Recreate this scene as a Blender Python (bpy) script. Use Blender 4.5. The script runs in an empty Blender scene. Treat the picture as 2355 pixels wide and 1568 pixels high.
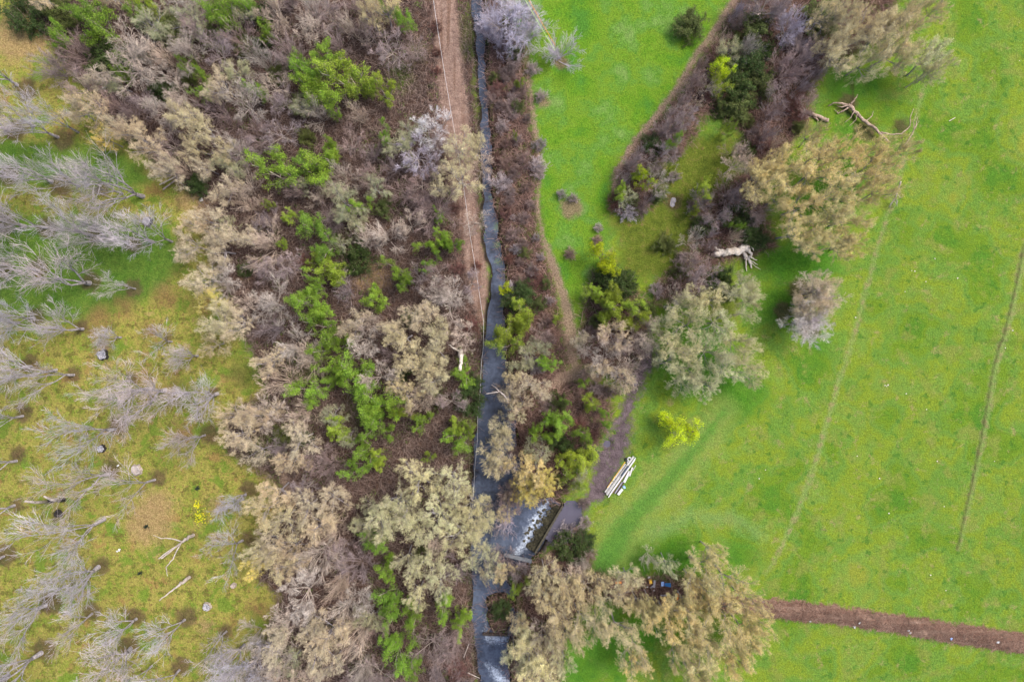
import bpy, math, random
import numpy as np
from mathutils import Vector
R_ = math.radians
scene = bpy.context.scene
COL = scene.collection

# ---------------------------------------------------------------- camera, sky, sun, exposure
CAMH = 100.0
cam = bpy.data.cameras.new('camera'); cam.lens = 24; cam.sensor_width = 36
cam.clip_start = 1; cam.clip_end = 3000
cam_o = bpy.data.objects.new('camera', cam); COL.objects.link(cam_o)
cam_o.location = (0, 0, CAMH); cam_o.rotation_euler = (0, 0, 0)
scene.camera = cam_o

SUN_EL, SUN_AZ = 56, 62
w = bpy.data.worlds.new('World'); scene.world = w; w.use_nodes = True
nt = w.node_tree; bg = nt.nodes['Background']
sky = nt.nodes.new('ShaderNodeTexSky'); sky.sky_type = 'NISHITA'; sky.sun_disc = False
sky.sun_elevation = R_(SUN_EL); sky.sun_rotation = R_(SUN_AZ)
sky.air_density = 1.0; sky.dust_density = 4.0; sky.ozone_density = 1.0
nt.links.new(sky.outputs[0], bg.inputs[0]); bg.inputs[1].default_value = 0.098
sl = bpy.data.lights.new('sun', 'SUN'); sl.energy = 1.5; sl.angle = R_(24); sl.color = (1.0, .95, .87)
so = bpy.data.objects.new('sun', sl); COL.objects.link(so)
so.rotation_euler = (R_(90-SUN_EL), 0, R_(180-SUN_AZ)); so.location = (0, 0, 60)
vs = scene.view_settings; vs.view_transform = 'Standard'; vs.look = 'None'; vs.gamma = 1; vs.use_curve_mapping = False
vs.exposure = 1.42
scene.cycles.max_bounces = 4; scene.cycles.diffuse_bounces = 3; scene.cycles.glossy_bounces = 2
scene.cycles.transmission_bounces = 2; scene.cycles.transparent_max_bounces = 4

# ---------------------------------------------------------------- photo plan coordinates -> metres
# plan units: 2354 units across the 150 m wide ground strip the drone sees; u to the right, v downwards
S = 150.0/2354.0
def W(u, v): return ((u-1177.0)*S, (784.0-v)*S)
def WZ(u, v, z):                     # a thing seen at height z stands nearer the point under the drone
    k = (CAMH-z)/CAMH; x, y = W(u, v); return (x*k, y*k)
def WP(pts): return np.array([W(*p) for p in pts], float)

def lin(h, k=1.0):
    h = h.lstrip('#'); o = []
    for i in (0, 2, 4):
        c = int(h[i:i+2], 16)/255.0
        o.append(((c/12.92) if c <= .04045 else ((c+.055)/1.055)**2.4)*k)
    return (o[0], o[1], o[2], 1.0)
K = 0.44
def C(h, k=K): return lin(h, k)

# ---------------------------------------------------------------- 2-D helpers
def vnoise(x, y, scale, seed=0):
    rs = np.random.RandomState(seed); G = rs.rand(257, 257)
    fx = (x/scale) % 256; fy = (y/scale) % 256
    ix = np.floor(fx).astype(int); iy = np.floor(fy).astype(int)
    tx = fx-ix; ty = fy-iy; tx = tx*tx*(3-2*tx); ty = ty*ty*(3-2*ty)
    a = G[iy, ix]*(1-tx)+G[iy, ix+1]*tx; b = G[iy+1, ix]*(1-tx)+G[iy+1, ix+1]*tx
    return (a*(1-ty)+b*ty)-.5
def segdist(x, y, a, b):
    dx, dy = b[0]-a[0], b[1]-a[1]; L = dx*dx+dy*dy+1e-9
    t = np.clip(((x-a[0])*dx+(y-a[1])*dy)/L, 0, 1)
    return np.hypot(x-a[0]-t*dx, y-a[1]-t*dy), t
def poly_sdf(x, y, P):
    d = np.full(x.shape, 1e9); ins = np.zeros(x.shape, bool); n = len(P)
    for i in range(n):
        a, b = P[i], P[(i+1) % n]
        d = np.minimum(d, segdist(x, y, a, b)[0])
        c = (a[1] > y) != (b[1] > y)
        with np.errstate(divide='ignore', invalid='ignore'):
            xi = (b[0]-a[0])*(y-a[1])/(b[1]-a[1]+1e-12)+a[0]
        ins ^= (c & (x < xi))
    return np.where(ins, d, -d)
def line_sdf(x, y, pts, ws):            # pts in plan units, ws full widths in plan units
    P = WP(pts); s = np.full(x.shape, -1e9)
    if not hasattr(ws, '__len__'): ws = [ws]*len(P)
    for i in range(len(P)-1):
        d, t = segdist(x, y, P[i], P[i+1])
        s = np.maximum(s, (ws[i]*(1-t)+ws[i+1]*t)*S*.5-d)
    return s
def circ_sdf(x, y, cs):                 # (u, v, r) plan units
    s = np.full(x.shape, -1e9)
    for u, v, r in cs:
        cx, cy = W(u, v); s = np.maximum(s, r*S-np.hypot(x-cx, y-cy))
    return s

# ---------------------------------------------------------------- zones of the ground
CREEK = [(1083,-60),(1085,0),(1095,100),(1101,200),(1106,330),(1112,440),(1116,520),(1117,575),(1130,635),(1125,700),(1118,760),
 (1110,850),(1103,930),(1097,1000),(1090,1080),(1086,1140),(1083,1220),(1084,1350),(1087,1400),(1090,1470),(1098,1500),(1105,1560),(1110,1640),
 (1165,1640),(1166,1560),(1160,1520),(1168,1490),(1176,1465),(1205,1440),(1200,1420),(1180,1415),(1175,1400),(1178,1370),(1165,1340),(1170,1310),(1204,1300),(1215,1285),
 (1232,1268),(1291,1166),(1268,1150),(1236,1150),(1215,1120),(1196,1080),(1185,1040),(1183,990),(1178,930),(1172,870),(1163,820),(1158,760),(1159,690),
 (1157,629),(1148,576),(1140,510),(1133,455),(1127,350),(1121,245),(1114,140),(1105,0),(1103,-60)]
ISLAND = [(1116,1375),(1140,1362),(1165,1372),(1176,1400),(1172,1440),(1164,1458),(1125,1458),(1114,1420)]
SIDEPOND = [(1291,1168),(1330,1168),(1338,1192),(1313,1215),(1278,1238),(1262,1222)]
WOOD = [(20,-80),(60,20),(95,70),(150,150),(215,225),(250,300),(320,345),(390,400),(455,455),(480,560),(520,700),(590,830),(612,905),
 (560,930),(520,960),(525,1040),(600,1085),(640,1120),(640,1180),(600,1230),(590,1330),(640,1370),(620,1440),(540,1600),(1098,1640),(1096,1500),(1086,1400),
 (1083,1300),(1085,1100),(1105,900),(1117,780),(1124,650),(1112,560),(1108,440),(1100,300),(1090,100),(1080,-80)]
STRIP = [(1105,-60),(1150,-20),(1165,60),(1205,110),(1216,180),(1222,290),(1240,370),(1232,450),(1240,540),(1268,620),(1282,700),(1300,780),(1320,830),
 (1400,865),(1445,900),(1460,850),(1478,800),(1500,700),(1420,650),(1365,630),(1345,700),(1330,800),(1302,850),(1330,870),(1400,890),(1405,960),(1385,1000),(1335,1090),
 (1290,1160),(1240,1150),(1170,1140),(1160,1000),(1165,850),(1158,700),(1150,620),(1140,500),(1130,400),(1120,200)]
TOPR = [(1690,-60),(1685,10),(1640,90),(1580,180),(1540,240),(1480,300),(1440,350),(1412,400),(1410,478),(1470,492),(1515,450),(1515,385),(1590,325),(1620,265),
 (1660,262),(1730,325),(1720,390),(1650,440),(1605,480),(1592,560),(1550,620),(1510,650),(1500,700),(1580,680),(1600,700),(1640,640),(1655,610),(1740,580),(1775,570),(1765,500),(1740,430),
 (1800,350),(1850,290),(1868,200),(1900,150),(1960,120),(2040,60),(2080,-60)]
UNDER = [(1180,1330),(1230,1285),(1300,1250),(1340,1230),(1360,1290),(1350,1315),(1420,1330),(1560,1325),(1620,1340),(1600,1400),(1480,1400),(1380,1370),(1330,1400),(1300,1440),
 (1290,1520),(1280,1640),(1165,1640),(1170,1440),(1190,1400)]
OLIVE = [(1500,380),(1600,310),(1720,330),(1740,420),(1650,470),(1605,560),(1560,640),(1440,640),(1420,600),(1430,560),(1400,500),(1470,500),(1515,460)]
LAWN = [(1200,-60),(1215,180),(1225,290),(1245,370),(1237,450),(1245,540),(1275,620),(1330,700),(1370,600),(1400,500),(1405,400),(1470,300),(1540,220),(1620,100),(1690,-60)]
ORCH = [(-900,-100),(20,-80),(60,20),(150,150),(215,225),(250,300),(390,400),(455,455),(520,700),(612,905),(650,1100),(660,1400),(560,1640),(540,2400),(-900,2400)]
LUSH1 = [(-60,330),(60,325),(240,335),(320,370),(350,420),(300,440),(180,430),(60,430),(-60,440)]
LUSH2 = [(-60,495),(60,490),(200,500),(300,510),(390,520),(420,600),(380,660),(320,700),(240,710),(180,740),(60,735),(-60,700)]
MUD = [(1498,800),(1516,830),(1488,862),(1470,900),(1452,950),(1450,995),(1442,1040),(1420,1090),(1392,1145),(1350,1160),(1330,1210),(1290,1240),(1240,1275),(1232,1262),(1262,1222),(1290,1170),
 (1340,1160),(1360,1100),(1370,1040),(1395,1010),(1420,960),(1440,900),(1460,850),(1478,800)]
SOILC = [(60,205,26),(35,300,24),(145,320,26),(20,405,24),(140,425,26),(235,438,16),(12,515,24),(110,525,24),(218,540,20),(305,562,20),(10,620,20),(88,615,22),(208,648,22),(306,662,20),
 (82,727,19),(186,752,16),(300,868,12),(70,838,22),(168,862,18),(55,948,20),(268,980,20),(480,998,22),(40,1045,20),(256,1078,22),(364,1098,20),(40,1160,14),(14,1275,27),(233,1300,20),
 (116,1385,26),(213,1405,21),(312,1418,21),(428,1418,24),(103,1492,26),(296,1485,22),(416,1530,22),(572,1125,20),(132,1183,14),(385,775,12),(492,905,12),(520,1450,16),(596,1500,18),(570,1240,18),(444,1229,8),(436,1325,9),
 (1290,143,17),(1251,237,12),(1372,553,11),(1310,587,11),(1860,755,24),(1800,715,22),(1840,668,26),(1768,555,20),(1993,300,24),(2072,290,18),(1948,238,22),(1313,478,25),(1548,465,20)]
TANS = [(345,1195,48),(360,1165,38),(330,1215,36),(40,85,55),(80,100,30),(560,640,0),(845,632,36),(870,640,24),(238,805,14),(238,1028,12),(430,455,26),(460,490,30),(500,1160,15),(470,1440,14)]
RUST = [(228,730,26),(215,760,20),(590,1405,18),(285,700,20),(380,680,25),(400,900,25),(330,870,22),(540,870,18),(90,640,10),(345,760,18),(420,1000,22)]
PATH = [((1700,-60),(1688,0),(1650,62),(1600,128),(1560,200),(1500,278),(1450,340),(1418,395),(1412,440)), (18,16,15,15,14,13,12,12,8)]
LPATH = [((1205,100),(1216,180),(1224,250),(1236,330),(1240,400),(1236,480),(1248,545),(1272,610),(1288,660),(1303,705),(1311,760),(1312,810),(1330,860)), (4,6,8,9,6,5,8,20,17,24,26,24,20)]
FOOT = [((1375,870),(1320,860),(1290,870),(1260,900)), (20,30,26,10)]
TRACK = [((1012,-60),(1021,0),(1031,120),(1044,250),(1060,380),(1070,470),(1084,560),(1096,620),(1104,680),(1108,740)), (54,56,60,64,58,48,46,50,42,16)]
BERM = [((1640,1385),(1770,1398),(1900,1410),(2050,1432),(2200,1457),(2354,1480),(2600,1515)), (30,46,46,44,48,46,46)]
L1 = [((2125,200),(2092,330),(2040,500),(2010,600),(1970,750),(1938,850),(1900,980),(1862,1100),(1835,1170),(1790,1270),(1760,1320)), (3,3,5,5,6,7,8,9,8,5,3)]
L2 = [((2360,560),(2340,660),(2310,770),(2285,860),(2262,990),(2240,1100),(2222,1180),(2205,1260)), (12,12,12,12,10,9,7,4)]
DGB = [((1665,945),(1600,1030),(1540,1100),(1480,1160),(1430,1220),(1385,1300)), (10,24,34,40,48,54)]
PARC = [((1500,1230),(1580,1185),(1680,1190),(1750,1230)), (28,30,26,22)]
WPATH = [((650,1080),(655,1130),(672,1180),(690,1215)), (14,18,16,8)]
DLUSH = [(1380,1480,60),(1470,1460,40),(1340,1540,50),(1420,1530,40),(1430,1300,60),(1560,1290,60),(1700,1275,40),(1380,1340,30),(1870,600,60),(1800,610,50),(1790,700,50),(1880,800,20),(1600,830,90),(1700,900,60),(1950,205,42),(2040,60,10),(2010,190,30),(1900,460,70)]
DIRTBRN = [((985,-40),(992,50),(988,110),(1000,170),(1004,240),(1040,470),(1050,560),(1050,640)), (16,18,20,16,14,10,18,10)]
WGRN = [(770,560,30),(430,905,30),(645,1000,20),(840,940,40),(700,860,40),(560,860,35),(600,1030,30),(920,180,30),(960,120,20),(1060,110,22),(1068,60,16),(1075,1010,40)]
ALG = [(1140,300,4),(1142,520,9),(1143,560,9),(1147,600,8),(1104,240,4),(1100,1030,0),(1130,450,5)]
FOAM = [((1262,1153),(1242,1184),(1226,1208),(1214,1236),(1203,1258),(1188,1276)), (10,20,26,26,20,16)]
FOAM2 = [((1117,1421),(1118,1440),(1116,1460),(1125,1475),(1150,1477),(1162,1470)), (3,5,7,20,22,14)]
FOAM3 = [((1120,1535),(1140,1555),(1160,1580)), (10,26,30)]
FOAM4 = [((1168,880),(1172,930),(1170,980)), (4,5,4)]

WA, WB = W(1292, 1165), W(1231, 1270)
def behind_weir(x, y):
    dx, dy = WB[0]-WA[0], WB[1]-WA[1]; L = math.hypot(dx, dy); return (-(x-WA[0])*dy+(y-WA[1])*dx)/L
def ponds(x, y):
    return np.maximum(np.minimum(poly_sdf(x, y, WP(SIDEPOND)), behind_weir(x, y)-.05), circ_sdf(x, y, [(1549,460,9),(1546,470,8),(1395,1020,9),(1462,880,9)]))
def zones(x, y, full=True):
    Z = {}
    wob = vnoise(x, y, 1.1, 3)*.7+vnoise(x, y, 3.7, 4)*.7
    Z['creek'] = np.minimum(poly_sdf(x, y, WP(CREEK)), -poly_sdf(x, y, WP(ISLAND)))+wob*.8
    Z['pond'] = ponds(x, y)+wob*.45
    Z['berm'] = line_sdf(x, y, *BERM)
    Z['track'] = line_sdf(x, y, *TRACK)
    Z['mud'] = poly_sdf(x, y, WP(MUD))
    if full:
        Z['wood'] = poly_sdf(x, y, WP(WOOD))
        Z['scrub'] = np.maximum.reduce([poly_sdf(x, y, WP(STRIP)), poly_sdf(x, y, WP(TOPR)), poly_sdf(x, y, WP(UNDER)), poly_sdf(x, y, WP(ISLAND))+1, line_sdf(x, y, *DIRTBRN)])
        Z['olive'] = poly_sdf(x, y, WP(OLIVE))
        Z['lawn'] = poly_sdf(x, y, WP(LAWN))
        Z['orch'] = poly_sdf(x, y, WP(ORCH))
        Z['lush'] = np.maximum(poly_sdf(x, y, WP(LUSH1)), poly_sdf(x, y, WP(LUSH2)))
        Z['soil'] = circ_sdf(x, y, SOILC)
        Z['tan'] = circ_sdf(x, y, TANS)
        Z['rust'] = circ_sdf(x, y, RUST)
        Z['path'] = np.maximum.reduce([line_sdf(x, y, *PATH), line_sdf(x, y, *LPATH), line_sdf(x, y, *FOOT), line_sdf(x, y, *WPATH)])
        Z['pale'] = np.maximum(line_sdf(x, y, *L1), line_sdf(x, y, *L2))
        Z['rut'] = np.maximum(line_sdf(x, y, [(p[0]-4, p[1]) for p in L2[0]], 2.5), line_sdf(x, y, [(1957,205),(1959,190),(1962,260),(1967,300),(1962,325)], 5))
        Z['dgrass'] = circ_sdf(x, y, DLUSH); Z['band'] = line_sdf(x, y, *DGB)
        Z['parc'] = line_sdf(x, y, *PARC)
        Z['wgreen'] = circ_sdf(x, y, WGRN)
    return Z
def smooth(a, b, t):
    t = np.clip((t-a)/(b-a), 0, 1); return t*t*(3-2*t)
def height(x, y, Z=None):
    if Z is None: Z = zones(x, y, False)
    h = vnoise(x, y, 9, 11)*.35+vnoise(x, y, 2.6, 12)*.12
    q = smooth(-3.0, -.5, Z['creek']); h = h*(1-q)
    h = h-1.5*smooth(-1.1, 1.0, Z['creek'])-.35*smooth(-3.5, -1, Z['creek'])
    h = h-.45*smooth(-.5, .5, Z['pond'])-.12*smooth(-1, 1, Z['mud'])
    h = h+(.45+vnoise(x, y, 1.2, 13)*.3)*smooth(-.2, 1.1, Z['berm'])
    return h
def H(x, y):
    return float(height(np.array([float(x)]), np.array([float(y)]))[0])

# ---------------------------------------------------------------- mesh helpers
def make_mesh(name, V, polys, mats=(), midx=None, smooth_=False):
    """polys: list of int arrays (n,k)"""
    me = bpy.data.meshes.new(name); V = np.asarray(V, np.float32)
    me.vertices.add(len(V)); me.vertices.foreach_set('co', V.ravel())
    loops = np.concatenate([p.ravel() for p in polys]).astype(np.int32)
    tot = np.concatenate([np.full(len(p), p.shape[1], np.int32) for p in polys])
    st = np.concatenate([[0], np.cumsum(tot)[:-1]]).astype(np.int32)
    me.loops.add(len(loops)); me.loops.foreach_set('vertex_index', loops)
    me.polygons.add(len(tot)); me.polygons.foreach_set('loop_start', st); me.polygons.foreach_set('loop_total', tot)
    for m in mats: me.materials.append(m)
    if midx is not None: me.polygons.foreach_set('material_index', np.asarray(midx, np.int32))
    me.update(calc_edges=True)
    me.polygons.foreach_set('use_smooth', np.full(len(tot), smooth_))
    return me
def link(name, me, parent=None, loc=None, rotz=0):
    o = bpy.data.objects.new(name, me); COL.objects.link(o)
    if parent: o.parent = parent
    if loc is not None: o.location = loc
    if rotz: o.rotation_euler = (0, 0, rotz)
    return o
def tag(o, label, cat, group=None, kind=None):
    o['label'] = label; o['category'] = cat
    if group: o['group'] = group
    if kind: o['kind'] = kind
    return o
def thing(name, label, cat, loc=(0, 0, 0), rotz=0, group=None):
    return tag(link(name, None, None, loc, rotz), label, cat, group)

def ring_tubes(P, R, sides):
    """P (N,k,3), R (N,k) -> V, quads"""
    N, k = P.shape[:2]
    T = np.empty_like(P); T[:, 1:-1] = P[:, 2:]-P[:, :-2]; T[:, 0] = P[:, 1]-P[:, 0]; T[:, -1] = P[:, -1]-P[:, -2]
    T /= np.linalg.norm(T, axis=2, keepdims=True)+1e-9
    ref = np.where(np.abs(T[:, :1, 2:3]) > .8, np.array([1., 0, 0]), np.array([0, 0, 1.]))
    ref = np.broadcast_to(ref, T.shape)
    A = np.cross(T, ref); A /= np.linalg.norm(A, axis=2, keepdims=True)+1e-9
    B = np.cross(T, A)
    an = np.arange(sides)*2*math.pi/sides
    V = P[:, :, None]+R[:, :, None, None]*(A[:, :, None]*np.cos(an)[None, None, :, None]+B[:, :, None]*np.sin(an)[None, None, :, None])
    idx = np.arange(N*k*sides).reshape(N, k, sides)
    a = idx[:, :-1]; b = idx[:, 1:]
    q = np.stack([a, np.roll(a, -1, 2), np.roll(b, -1, 2), b], -1).reshape(-1, 4)
    return V.reshape(-1, 3), q

class MB:
    """collects polygons of several materials into one mesh"""
    def __init__(s): s.V = []; s.P = []; s.M = []; s.n = 0
    def add(s, V, q, m=0):
        q = np.asarray(q); s.V.append(np.asarray(V, float)); s.P.append(q+s.n); s.M.append(np.full(len(q), m)); s.n += len(V); return s
    def tube(s, pts, r, sides=8, m=0, caps=True):
        P = np.array(pts, float)[None]; R = np.array(r if hasattr(r, '__len__') else [r]*len(pts), float)[None]
        V, q = ring_tubes(P, R, sides); s.add(V, q, m)
        if caps:
            k = P.shape[1]
            s.P.append(np.array([list(range(sides))[::-1]])+s.n-len(V)); s.M.append([m])
            s.P.append(np.array([[(k-1)*sides+i for i in range(sides)]])+s.n-len(V)); s.M.append([m])
        return s
    def box(s, c, size, rz=0, rx=0, ry=0, m=0, taper=1.0):
        from mathutils import Euler
        E = Euler((rx, ry, rz)).to_matrix(); V = []
        for z in (-1, 1):
            f = 1.0 if z < 0 else taper
            for x, y in ((-1, -1), (1, -1), (1, 1), (-1, 1)):
                V.append(tuple(E @ Vector((x*size[0]/2*f, y*size[1]/2*f, z*size[2]/2))+Vector(c)))
        s.add(V, [[3, 2, 1, 0], [4, 5, 6, 7], [0, 1, 5, 4], [1, 2, 6, 5], [2, 3, 7, 6], [3, 0, 4, 7]], m); return s
    def lathe(s, prof, c=(0, 0, 0), n=20, m=0):
        V = []; k = len(prof)
        for r, z in prof:
            for i in range(n):
                a = 2*math.pi*i/n; V.append((c[0]+r*math.cos(a), c[1]+r*math.sin(a), c[2]+z))
        q = [[i*n+j, i*n+(j+1) % n, (i+1)*n+(j+1) % n, (i+1)*n+j] for i in range(k-1) for j in range(n)]
        s.add(V, q, m); return s
    def mesh(s, name, mats, sm=False):
        groups = {}
        order = []
        for p, m in zip(s.P, s.M): order.append((np.asarray(p), m))
        return make_mesh(name, np.concatenate(s.V), [p for p, _ in order], mats, np.concatenate([np.asarray(m) for _, m in order]), sm)

# ---------------------------------------------------------------- materials
class G:
    def __init__(s, name):
        s.m = bpy.data.materials.new(name); s.m.use_nodes = True; s.nt = s.m.node_tree
        s.b = s.nt.nodes['Principled BSDF']; s.b.inputs['Specular IOR Level'].default_value = .25
    def n(s, t, **k):
        x = s.nt.nodes.new('ShaderNode'+t)
        for a, v in k.items(): setattr(x, a, v)
        return x
    def l(s, a, b): s.nt.links.new(a, b)
    def put(s, sock, v):
        if isinstance(v, bpy.types.NodeSocket): s.l(v, sock)
        elif hasattr(v, '__len__') and sock.type == 'VECTOR': sock.default_value = v[:3]
        else: sock.default_value = v
    def noise(s, scale, detail=4, rough=.55, vec=None, dim='3D', dist=0):
        x = s.n('TexNoise'); x.inputs['Scale'].default_value = scale; x.inputs['Detail'].default_value = detail
        x.inputs['Roughness'].default_value = rough; x.inputs['Distortion'].default_value = dist
        if vec is None:
            if not hasattr(s, '_pos'): s._pos = s.n('NewGeometry').outputs['Position']
            vec = s._pos
        s.l(vec, x.inputs['Vector']); return x.outputs['Fac']
    def ramp(s, fac, stops):
        x = s.n('ValToRGB'); cr = x.color_ramp
        while len(cr.elements) < len(stops): cr.elements.new(.5)
        for e, (p, c) in zip(cr.elements, stops): e.position = p; e.color = c
        s.l(fac, x.inputs[0]); return x.outputs[0]
    def math(s, op, a, b=0.0, c=0.0, clamp=False):
        x = s.n('Math', operation=op, use_clamp=clamp); s.put(x.inputs[0], a); s.put(x.inputs[1], b); s.put(x.inputs[2], c); return x.outputs[0]
    def mr(s, v, a, b, c=0.0, d=1.0):
        x = s.n('MapRange', interpolation_type='SMOOTHSTEP'); s.put(x.inputs[0], v)
        for i, q in enumerate((a, b, c, d)): x.inputs[i+1].default_value = q
        return x.outputs[0]
    def mix(s, f, a, b, mode='MIX'):
        x = s.n('Mix', data_type='RGBA', blend_type=mode); s.put(x.inputs[0], f); s.put(x.inputs[6], a); s.put(x.inputs[7], b); return x.outputs[2]
    def attr(s, name): return s.n('Attribute', attribute_name=name).outputs['Fac']
    def scalec(s, col, f):          # multiply a colour by a scalar socket
        x = s.n('VectorMath', operation='SCALE'); s.put(x.inputs[0], col); s.put(x.inputs['Scale'], f); return x.outputs[0]
    def bump(s, h, strength, dist):
        x = s.n('Bump'); x.inputs['Strength'].default_value = strength; x.inputs['Distance'].default_value = dist
        s.l(h, x.inputs['Height']); s.l(x.outputs[0], s.b.inputs['Normal'])
    def out(s, col, rough=.85):
        s.put(s.b.inputs['Base Color'], col); s.put(s.b.inputs['Roughness'], rough); return s.m

def m_plain(name, col, rough=.6, var=.25, scale=6, metal=0.0):
    g = G(name); f = g.noise(scale, 5, .6, vec=g.n('TexCoord').outputs['Object'])
    c = g.scalec(col, g.mr(f, .25, .75, 1-var, 1+var)); g.b.inputs['Metallic'].default_value = metal
    g.bump(f, .3, .02); return g.out(c, rough)

def m_tint(name, rand=.35, big=.25, rough=.85, fixed=None, hue=.03, transl=0.0):
    g = G(name)
    oi = g.n('ObjectInfo'); geo = g.n('NewGeometry')
    col = fixed if fixed is not None else oi.outputs['Color']
    f = g.noise(.55, 3, .55)
    k = g.math('MULTIPLY', g.mr(f, .3, .7, 1-big, 1+big), g.math('ADD', g.math('MULTIPLY', geo.outputs['Random Per Island'], 2*rand), 1-rand))
    c = g.scalec(col, k)
    hs = g.n('HueSaturation'); g.l(c, hs.inputs['Color'])
    g.l(g.math('ADD', g.math('MULTIPLY', g.noise(.9, 2, .5), hue*2), .5-hue), hs.inputs['Hue'])
    g.out(hs.outputs[0], rough)
    if transl:
        tr = g.n('BsdfTranslucent'); g.l(hs.outputs[0], tr.inputs[0]); mx = g.n('MixShader'); mx.inputs[0].default_value = transl
        g.l(g.b.outputs[0], mx.inputs[1]); g.l(tr.outputs[0], mx.inputs[2]); g.l(mx.outputs[0], g.nt.nodes['Material Output'].inputs[0])
    return g.m
M_TWIG = m_tint('twig', .3, .2)
M_TWIGF = m_tint('budding twig', .3, .2, fixed=C('b8aa90', .9))
M_TWIGG = m_tint('leafy twig', .3, .2, fixed=C('8a8068', .6))
M_LEAF = m_tint('leaf', .32, .28, .7, hue=.025, transl=.3)
M_BUD = m_tint('bud', .3, .22, .8, hue=.02, transl=.15)
def m_bark(name, a, b, tint=False):
    g = G(name); tc = g.n('TexCoord').outputs['Object']
    f = g.noise(5, 5, .65, vec=tc); f2 = g.noise(1.2, 2, .5)
    c = g.mix(g.mr(f, .35, .65), a, b); c = g.scalec(c, g.mr(f2, .3, .7, .8, 1.2))
    g.bump(f, .6, .04); return g.out(c, .9)
M_BARK = m_bark('grey bark', C('8f888c', .7), C('bcb5ba', .75))
M_BARKB = m_bark('brown bark', C('94867e', .75), C('beb0a4', .8))
M_PALEWOOD = m_bark('bleached wood', C('d0c2b2', .62), C('f2e8dd', .68))
M_FALLEN = m_bark('weathered fallen wood', C('9a8274', .65), C('cab4a2', .7))
M_DEADW = m_bark('dead pale branch', C('b8aaa2', .6), C('dcd0c8', .6))

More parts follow.
